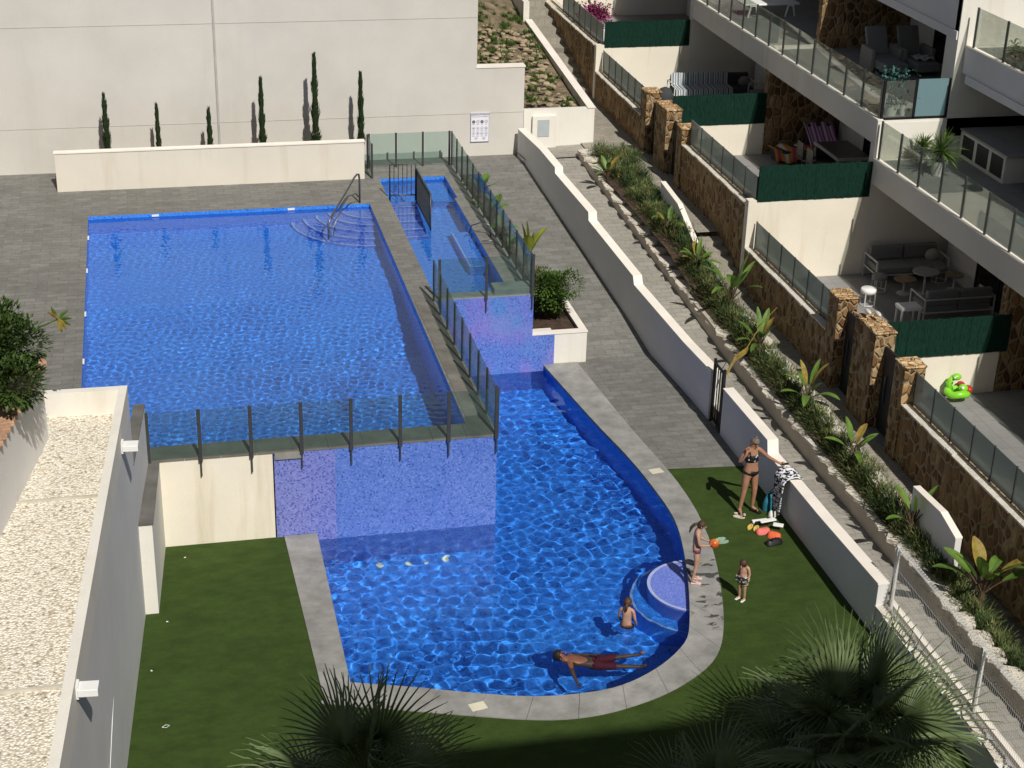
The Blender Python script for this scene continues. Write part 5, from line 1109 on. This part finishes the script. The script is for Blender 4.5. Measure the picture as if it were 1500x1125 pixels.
# woman
wp = atZ(1094,750,G)
wo = person('woman in a black bikini standing by the wall with one hand at her ear', (wp.x,wp.y,G), 1.66, R(12), dict(lhip=(.09,0,.88), lk=(.115,-.02,.48), la=(.13,.03,.08), lt=(.19,-.11,.035), rk=(-.12,-.0,.48), ra=(-.16,.03,.08), rt=(-.2,-.12,.035),
  re=(-.27,.02,1.14), rw=(-.20,-.09,1.36), rh=(-.165,-.07,1.45), le=(.34,-.02,1.19), lw=(.54,-.10,1.06), lh=(.62,-.13,1.02), head=(.01,-.03,1.555), crown=(.015,-.03,1.63)), SK1, HAIRG, pony=[(.10,.0,0),(.13,.01,.0),(.15,.0,.0)], fat=1.03)
garment('bikini_top', wo, lambda c: 1.17 < c.z < 1.285 and abs(c.x) < .135 and (c.y < -.02 or c.z < 1.215), BIK)
garment('bikini_bottom', wo, lambda c: (.845 < c.z < .945 and abs(c.x) < .19 and (c.z > .845+abs(c.x)*.45)), BLACK)
st_ = MB()
for s2 in (-1,1): st_.tube([wo[4] @ (Vector((s2*.09,-.115,1.27))*wo[3])+wo[0].location, wo[4] @ (Vector((s2*.095,-.06,1.38))*wo[3])+wo[0].location, wo[4] @ (Vector((s2*.09,.05,1.39))*wo[3])+wo[0].location], .007, 5)
st_.build('strap', BLACK, wo[0]); feet(wo, BLACK, lab='sandal')
lh = wo[1]['lh']; ph = solid('phone', MB().obox((lh.x+.06,lh.y-.02,lh.z-.0), .155,.075,.012, R(-5)), BLACK, "black phone in the woman's outstretched hand", 'phone', bevel=.003)
# girl with the ball, seen from the side, facing right
gp = atZ(1017,852,G+.015)
gi = person('girl with long dark ponytail standing on the pool coping holding an orange ball', (gp.x,gp.y,G+.015), 1.27, R(72), dict(waist=(0,.03,1.06), chest=(0,.02,1.24), neck=(0,-.02,1.47), head=(0,-.06,1.55), crown=(0,-.055,1.63), le=(.20,-.04,1.12), lw=(.10,-.24,1.09), lh=(.06,-.30,1.10), re=(-.20,-.04,1.12), rw=(-.11,-.24,1.07), rh=(-.07,-.30,1.08), lk=(.11,-.06,.48), la=(.13,.03,.08), lt=(.13,-.12,.035), ra=(-.10,.06,.08), rt=(-.10,-.09,.035)), SK2, HAIRB, head_r=1.12, pony=[(.02,.09,.0),(-.02,.15,.0),(-.10,.19,.0),(-.22,.20,.02)], fat=.92)
SWM = plain('purple_swimsuit', (.16,.06,.12), .6, .3, 30)
garment('swimsuit_bottom', gi, lambda c: .84 < c.z < .95 and abs(c.x) < .2 and c.z > .84+abs(c.x)*.3, SWM); feet(gi, plain('pink_sandals',(.7,.5,.48),.5,.1), lab='sandal')
q = (gi[1]['lh']+gi[1]['rh'])/2; d_ = Vector((cos(R(-18)), sin(R(-18)), 0)); bp = q+d_*.07
def ball_mat():
    t = NT('orange_ball', .35, .5); v = t.n('ShaderNodeTexVoronoi'); t.l(t.pos(), v.inputs['Vector']); v.inputs['Scale'].default_value = 9; t.col(t.ramp(v.outputs['Distance'], [(0,(.8,.5,.08)),(.3,(.8,.5,.08)),(.33,(.62,.16,.03)),(.7,(.5,.09,.02))], 'CONSTANT')); return t.m
solid('orange_ball', MB().ball(bp, .09, .09, .09, 20, 14), ball_mat(), "orange patterned ball in the girl's hands", 'ball', smooth=True)
# toddler
kp = atZ(1086,878,G)
bo = person('toddler boy in patterned swim shorts standing on the lawn looking down', (kp.x,kp.y,G), .84, R(-55), dict(neckb=(0,.0,1.36), neck=(0,-.02,1.42), head=(0,-.07,1.50), crown=(0,-.07,1.60), chest=(0,.0,1.20), le=(.22,.04,1.1), lw=(.22,-.06,.90), lh=(.21,-.10,.83), re=(-.22,.04,1.1), rw=(-.22,-.06,.9), rh=(-.21,-.10,.83), lk=(.11,-.03,.48), rk=(-.10,-.02,.48)), SK2, HAIRB, head_r=1.65, fat=1.18)
SHT = NT('floral_shorts', .8, .1); v_ = SHT.n('ShaderNodeTexVoronoi'); SHT.l(SHT.pos(), v_.inputs['Vector']); v_.inputs['Scale'].default_value = 26; SHT.col(SHT.ramp(v_.outputs['Color'], [(0,(.02,.04,.06)),(.45,(.6,.58,.5)),(.7,(.45,.22,.03)),(.85,(.05,.09,.12))], 'CONSTANT')); SHT = SHT.m
garment('swim_shorts', bo, lambda c: .66 < c.z < 1.0 and abs(c.x) < .24, SHT, .03); feet(bo, PWHITE)
# girl in the water on the steps
pp = atZ(918,904,WZ); tlt = Matrix.Rotation(R(-14),3,'X')
g2 = person('small girl with brown hair sitting in the pool beside the round platform', (pp.x-.08,pp.y-.25,WZ-.62), 1.15, R(152), dict(pelvis=(0,0,.86), waist=(0,.0,1.02), lhip=(.09,0,.84), lk=(.14,-.30,.70), la=(.18,-.42,.36), lt=(.2,-.55,.28), rhip=(-.09,0,.84), rk=(-.12,-.28,.66), ra=(-.10,-.36,.30), rt=(-.1,-.5,.22), le=(.22,-.05,1.12), lw=(.20,-.18,.92), lh=(.19,-.24,.86), re=(-.22,.02,1.12), rw=(-.24,-.10,.90), rh=(-.24,-.15,.82)), SK2, plain('light_brown_hair',(.075,.04,.022),.6,.3,30), head_r=1.25, fat=.98, pony=[(.03,.08,0),(-.03,.12,0),(-.14,.13,0)])
garment('swimsuit', g2, lambda c: .78 < c.z < .95 and abs(c.x) < .19, plain('brown_swimsuit',(.12,.05,.03),.7,.2,20))
# floating man: lies on his back at the surface, head left
ma_lay = dict(pelvis=(0,.02,.93), head=(0,-.05,1.57), crown=(0,-.05,1.64), re=(-.40,.03,1.33), rw=(-.60,.06,1.27), rh=(-.68,.07,1.25), le=(.24,.04,1.12), lw=(.27,.04,.9), lh=(.27,.03,.82), lk=(.15,-.13,.51), la=(.21,-.24,.14), lt=(.22,-.36,.08), rk=(-.11,-.10,.50), ra=(-.13,-.20,.12), rt=(-.14,-.32,.06))
c0 = atZ(926,966,WZ); c1 = atZ(820,966,WZ); dirv = (c1-c0); dirv.z = 0; dirv.normalize()
up_ = Vector((0,0,1)); front = Vector((0,0,-1))    # local -Y (front) looks up; local Z runs feet -> head
zax = (dirv+Vector((0,0,.24))).normalized(); yax = Vector((0,0,-1)); yax = (yax-zax*yax.dot(zax)).normalized(); xax = yax.cross(zax)
TM = Matrix((xax,yax,zax)).transposed()
mn = person('dark haired man in red shorts floating on his back in the lower pool', tuple(Vector((c1.x,c1.y,WZ+.02))-zax*1.50), 1.60, 0, ma_lay, SK3, HAIRK, tilt=TM, fat=1.12, face_dir=None, head_r=1.12, pony=[(.06,.03,0),(.02,.08,0),(-.02,.07,0)])
garment('swim_shorts', mn, lambda c: .56 < c.z < .98 and abs(c.x) < .24, plain('dark_red_shorts',(.15,.012,.025),.8,.2,12), .022)
UW = []
for res in (g2, mn):
    for ch in [o for o in bpy.data.objects if o.parent == res[0]]: ch.cycles.is_caustics_receiver = True
# ================================================================== LOOSE THINGS ON THE LAWN
TWW = NT('black_white_towel', .9, .1); nz_ = TWW.noise(TWW.pos((6,6,14)), 2.2, 2); TWW.col(TWW.ramp(nz_, [(0,(.02,.02,.025)),(.47,(.02,.02,.025)),(.5,(.75,.76,.8))], 'CONSTANT')); TWW = TWW.m
tz = [z for p_, z in zip(wB[1], wB[2])]; ty_ = on_wall(1152,700)
def drape(u, v):
    return 0
vs = []; fs = []; nx, ny = 14, 18; wx_ = 11.70; yb_ = ty_.y; zt = ty_.z+.05
for j in range(ny+1):
    s_ = j/ny
    for i in range(nx+1):
        yy = yb_-.24+.5*i/nx*(1-.25*s_); wv_ = .025*sin(i*1.7+j*.4)
        if s_ < .35: x = wx_+.26-.36*s_/.35; z = zt+.02+wv_*.6+ .05*sin(s_*9)
        else: x = wx_-.13-abs(wv_)-.06*(s_-.35); z = zt-(s_-.35)*1.1-.06*sin(i*.9)*s_
        vs.append((x,yy,z))
for j in range(ny):
    for i in range(nx): a = j*(nx+1)+i; fs.append((a,a+1,a+nx+2,a+nx+1))
tw_ = solid('draped_towel', MB().add(vs,fs), TWW, 'black and white patterned towel draped over the white wall', 'towel', smooth=True); m_ = tw_.modifiers.new('t','SOLIDIFY'); m_.thickness = .02
def onl(px,py,dz=0): q = atZ(px,py,G); return (q.x,q.y,G+dz)
def bag(px, py, lab, mat, L, W2, H2, a, name='beach_bag', handle=None):
    p = onl(px,py); r_ = thing(name, lab, 'bag', p); m_ = MB(); ca, sa = cos(a), sin(a); n = 14; vs = []; fs = []
    for j in range(7):
        t = j/6; s_ = (1-.35*t**3); z = H2*t
        for i in range(n):
            q = 2*pi*i/n; x = math.copysign(abs(cos(q))**.6,cos(q))*L/2*s_*random.uniform(.93,1.05); y = math.copysign(abs(sin(q))**.6,sin(q))*W2/2*(s_-.45*t)*random.uniform(.93,1.05); vs.append((p[0]+x*ca-y*sa,p[1]+x*sa+y*ca,G+z+random.uniform(-.008,.012)*(j>0)))
    for j in range(6):
        for i in range(n): A_ = j*n+i; B2 = j*n+(i+1)%n; fs.append((A_,B2,B2+n,A_+n))
    fs.append(tuple(range(6*n,7*n))); m_.add(vs,fs).build('body', mat, r_, smooth=True)
    if handle: MB().tube([(p[0]-L*.25*ca,p[1]-L*.25*sa,G+H2*.9),(p[0]-L*.1*ca-.1*sa,p[1]-L*.1*sa-.1*ca,G+H2*1.25),(p[0]+L*.1*ca,p[1]+L*.1*sa,G+H2*1.25),(p[0]+L*.25*ca,p[1]+L*.25*sa,G+H2*.9)], .009, 6).build('handle', handle, r_, smooth=True)
    return r_
random.seed(9)
bag(1128,744,'teal beach bag standing on the lawn at the foot of the wall', plain('teal_fabric',(.02,.16,.22),.7,.3,10), .40,.22,.34, .5, handle=BLACK)
bag(1131,756,'small white and black bundle beside the teal bag', plain('white_bundle',(.6,.6,.56),.8,.3,14), .17,.13,.12, .2, name='bundle')
bag(1117,780,'white and coral box bag lying on the lawn', plain('coral',(.65,.16,.13),.6,.1), .30,.2,.10, .1, name='coral_bag')
bag(1134,786,'white and orange red bag lying right of the coral bag', plain('orange_red',(.7,.13,.05),.6,.1), .26,.22,.10, -.7, name='red_bag')
bag(1133,796,'black bag lying on the lawn nearest the viewer', BLACK, .36,.2,.10, .2, name='black_bag', handle=BLACK)
r_ = thing('folded_towel', 'white folded towel lying across the coral and red bags', 'towel', onl(1122,772)); p = onl(1124,770); MB().obox((p[0],p[1],G+.103), .34,.10,.03, .15).obox((p[0]-.1,p[1]+.16,G+.004), .32,.08,.05,.05).obox((p[0]+.14,p[1]-.2,G+.10), .2,.12,.03,-.5).build('cloth', PWHITE, r_, bevel=.01)
r_ = thing('dark_item', 'flat dark pouch between the white towels on the lawn', 'pouch', onl(1116,768)); MB().obox((onl(1116,768)[0],onl(1116,768)[1],G+.005), .26,.12,.05,.05).build('pouch', BLACK, r_, bevel=.015)
def flop(px, py, a, mat, lab, grp=None):
    p = onl(px,py); r_ = thing('flip_flops', lab, 'flip-flops', p, grp)
    for s2 in (-1,1):
        c = (p[0]+s2*.06*-sin(a), p[1]+s2*.06*cos(a)); o_ = [(c[0]+(.12*cos(t)*cos(a)-.045*sin(t)*(1+.15*cos(t))*sin(a)), c[1]+(.12*cos(t)*sin(a)+.045*sin(t)*(1+.15*cos(t))*cos(a))) for t in [2*pi*i/16 for i in range(16)]]
        so_ = MB().prism(o_, G+.004, G+.026).build('sole', mat, r_); t0 = Vector((c[0]+.07*cos(a),c[1]+.07*sin(a),G+.028)); MB().tube([(c[0]-.02*cos(a)-.045*sin(a),c[1]-.02*sin(a)+.045*cos(a),G+.025),t0+Vector((0,0,.02)),(c[0]-.02*cos(a)+.045*sin(a),c[1]-.02*sin(a)-.045*cos(a),G+.025)], .006, 5).build('strap', mat, r_)
flop(1083,756,-.5, plain('cream_rubber',(.6,.55,.42),.6), "cream flip-flops beside the woman's feet"); flop(1057,793,.2, plain('mint_rubber',(.28,.40,.30),.6), 'pale green flip-flops on the lawn near the girl'); flop(1103,774,.9, plain('yellow_rubber',(.6,.42,.10),.6), 'small yellow sandals left of the coral bag')
r_ = thing('litter_scrap', 'small pale scrap lying on the lower left lawn', 'litter', onl(243,1065)); p = onl(243,1065); MB().tube([(p[0]-.06,p[1]-.01,G+.01),(p[0],p[1]+.04,G+.015),(p[0]+.06,p[1]+.02,G+.01),(p[0]+.01,p[1]-.03,G+.01),(p[0]-.06,p[1]-.01,G+.01)], .004, 5).build('scrap', PWHITE, r_)
for px,py in ((271,817),(245,911),(222,983)): solid('fallen_petal', MB().obox(onl(px,py,.004), .035,.025,.006,px), PWHITE, {271:'white petal on the lawn nearest the cream wall',245:'white petal on the left lawn below the pier wall',222:'white petal at the left edge of the lawn'}[px], 'petal', 'white petals on the left lawn')
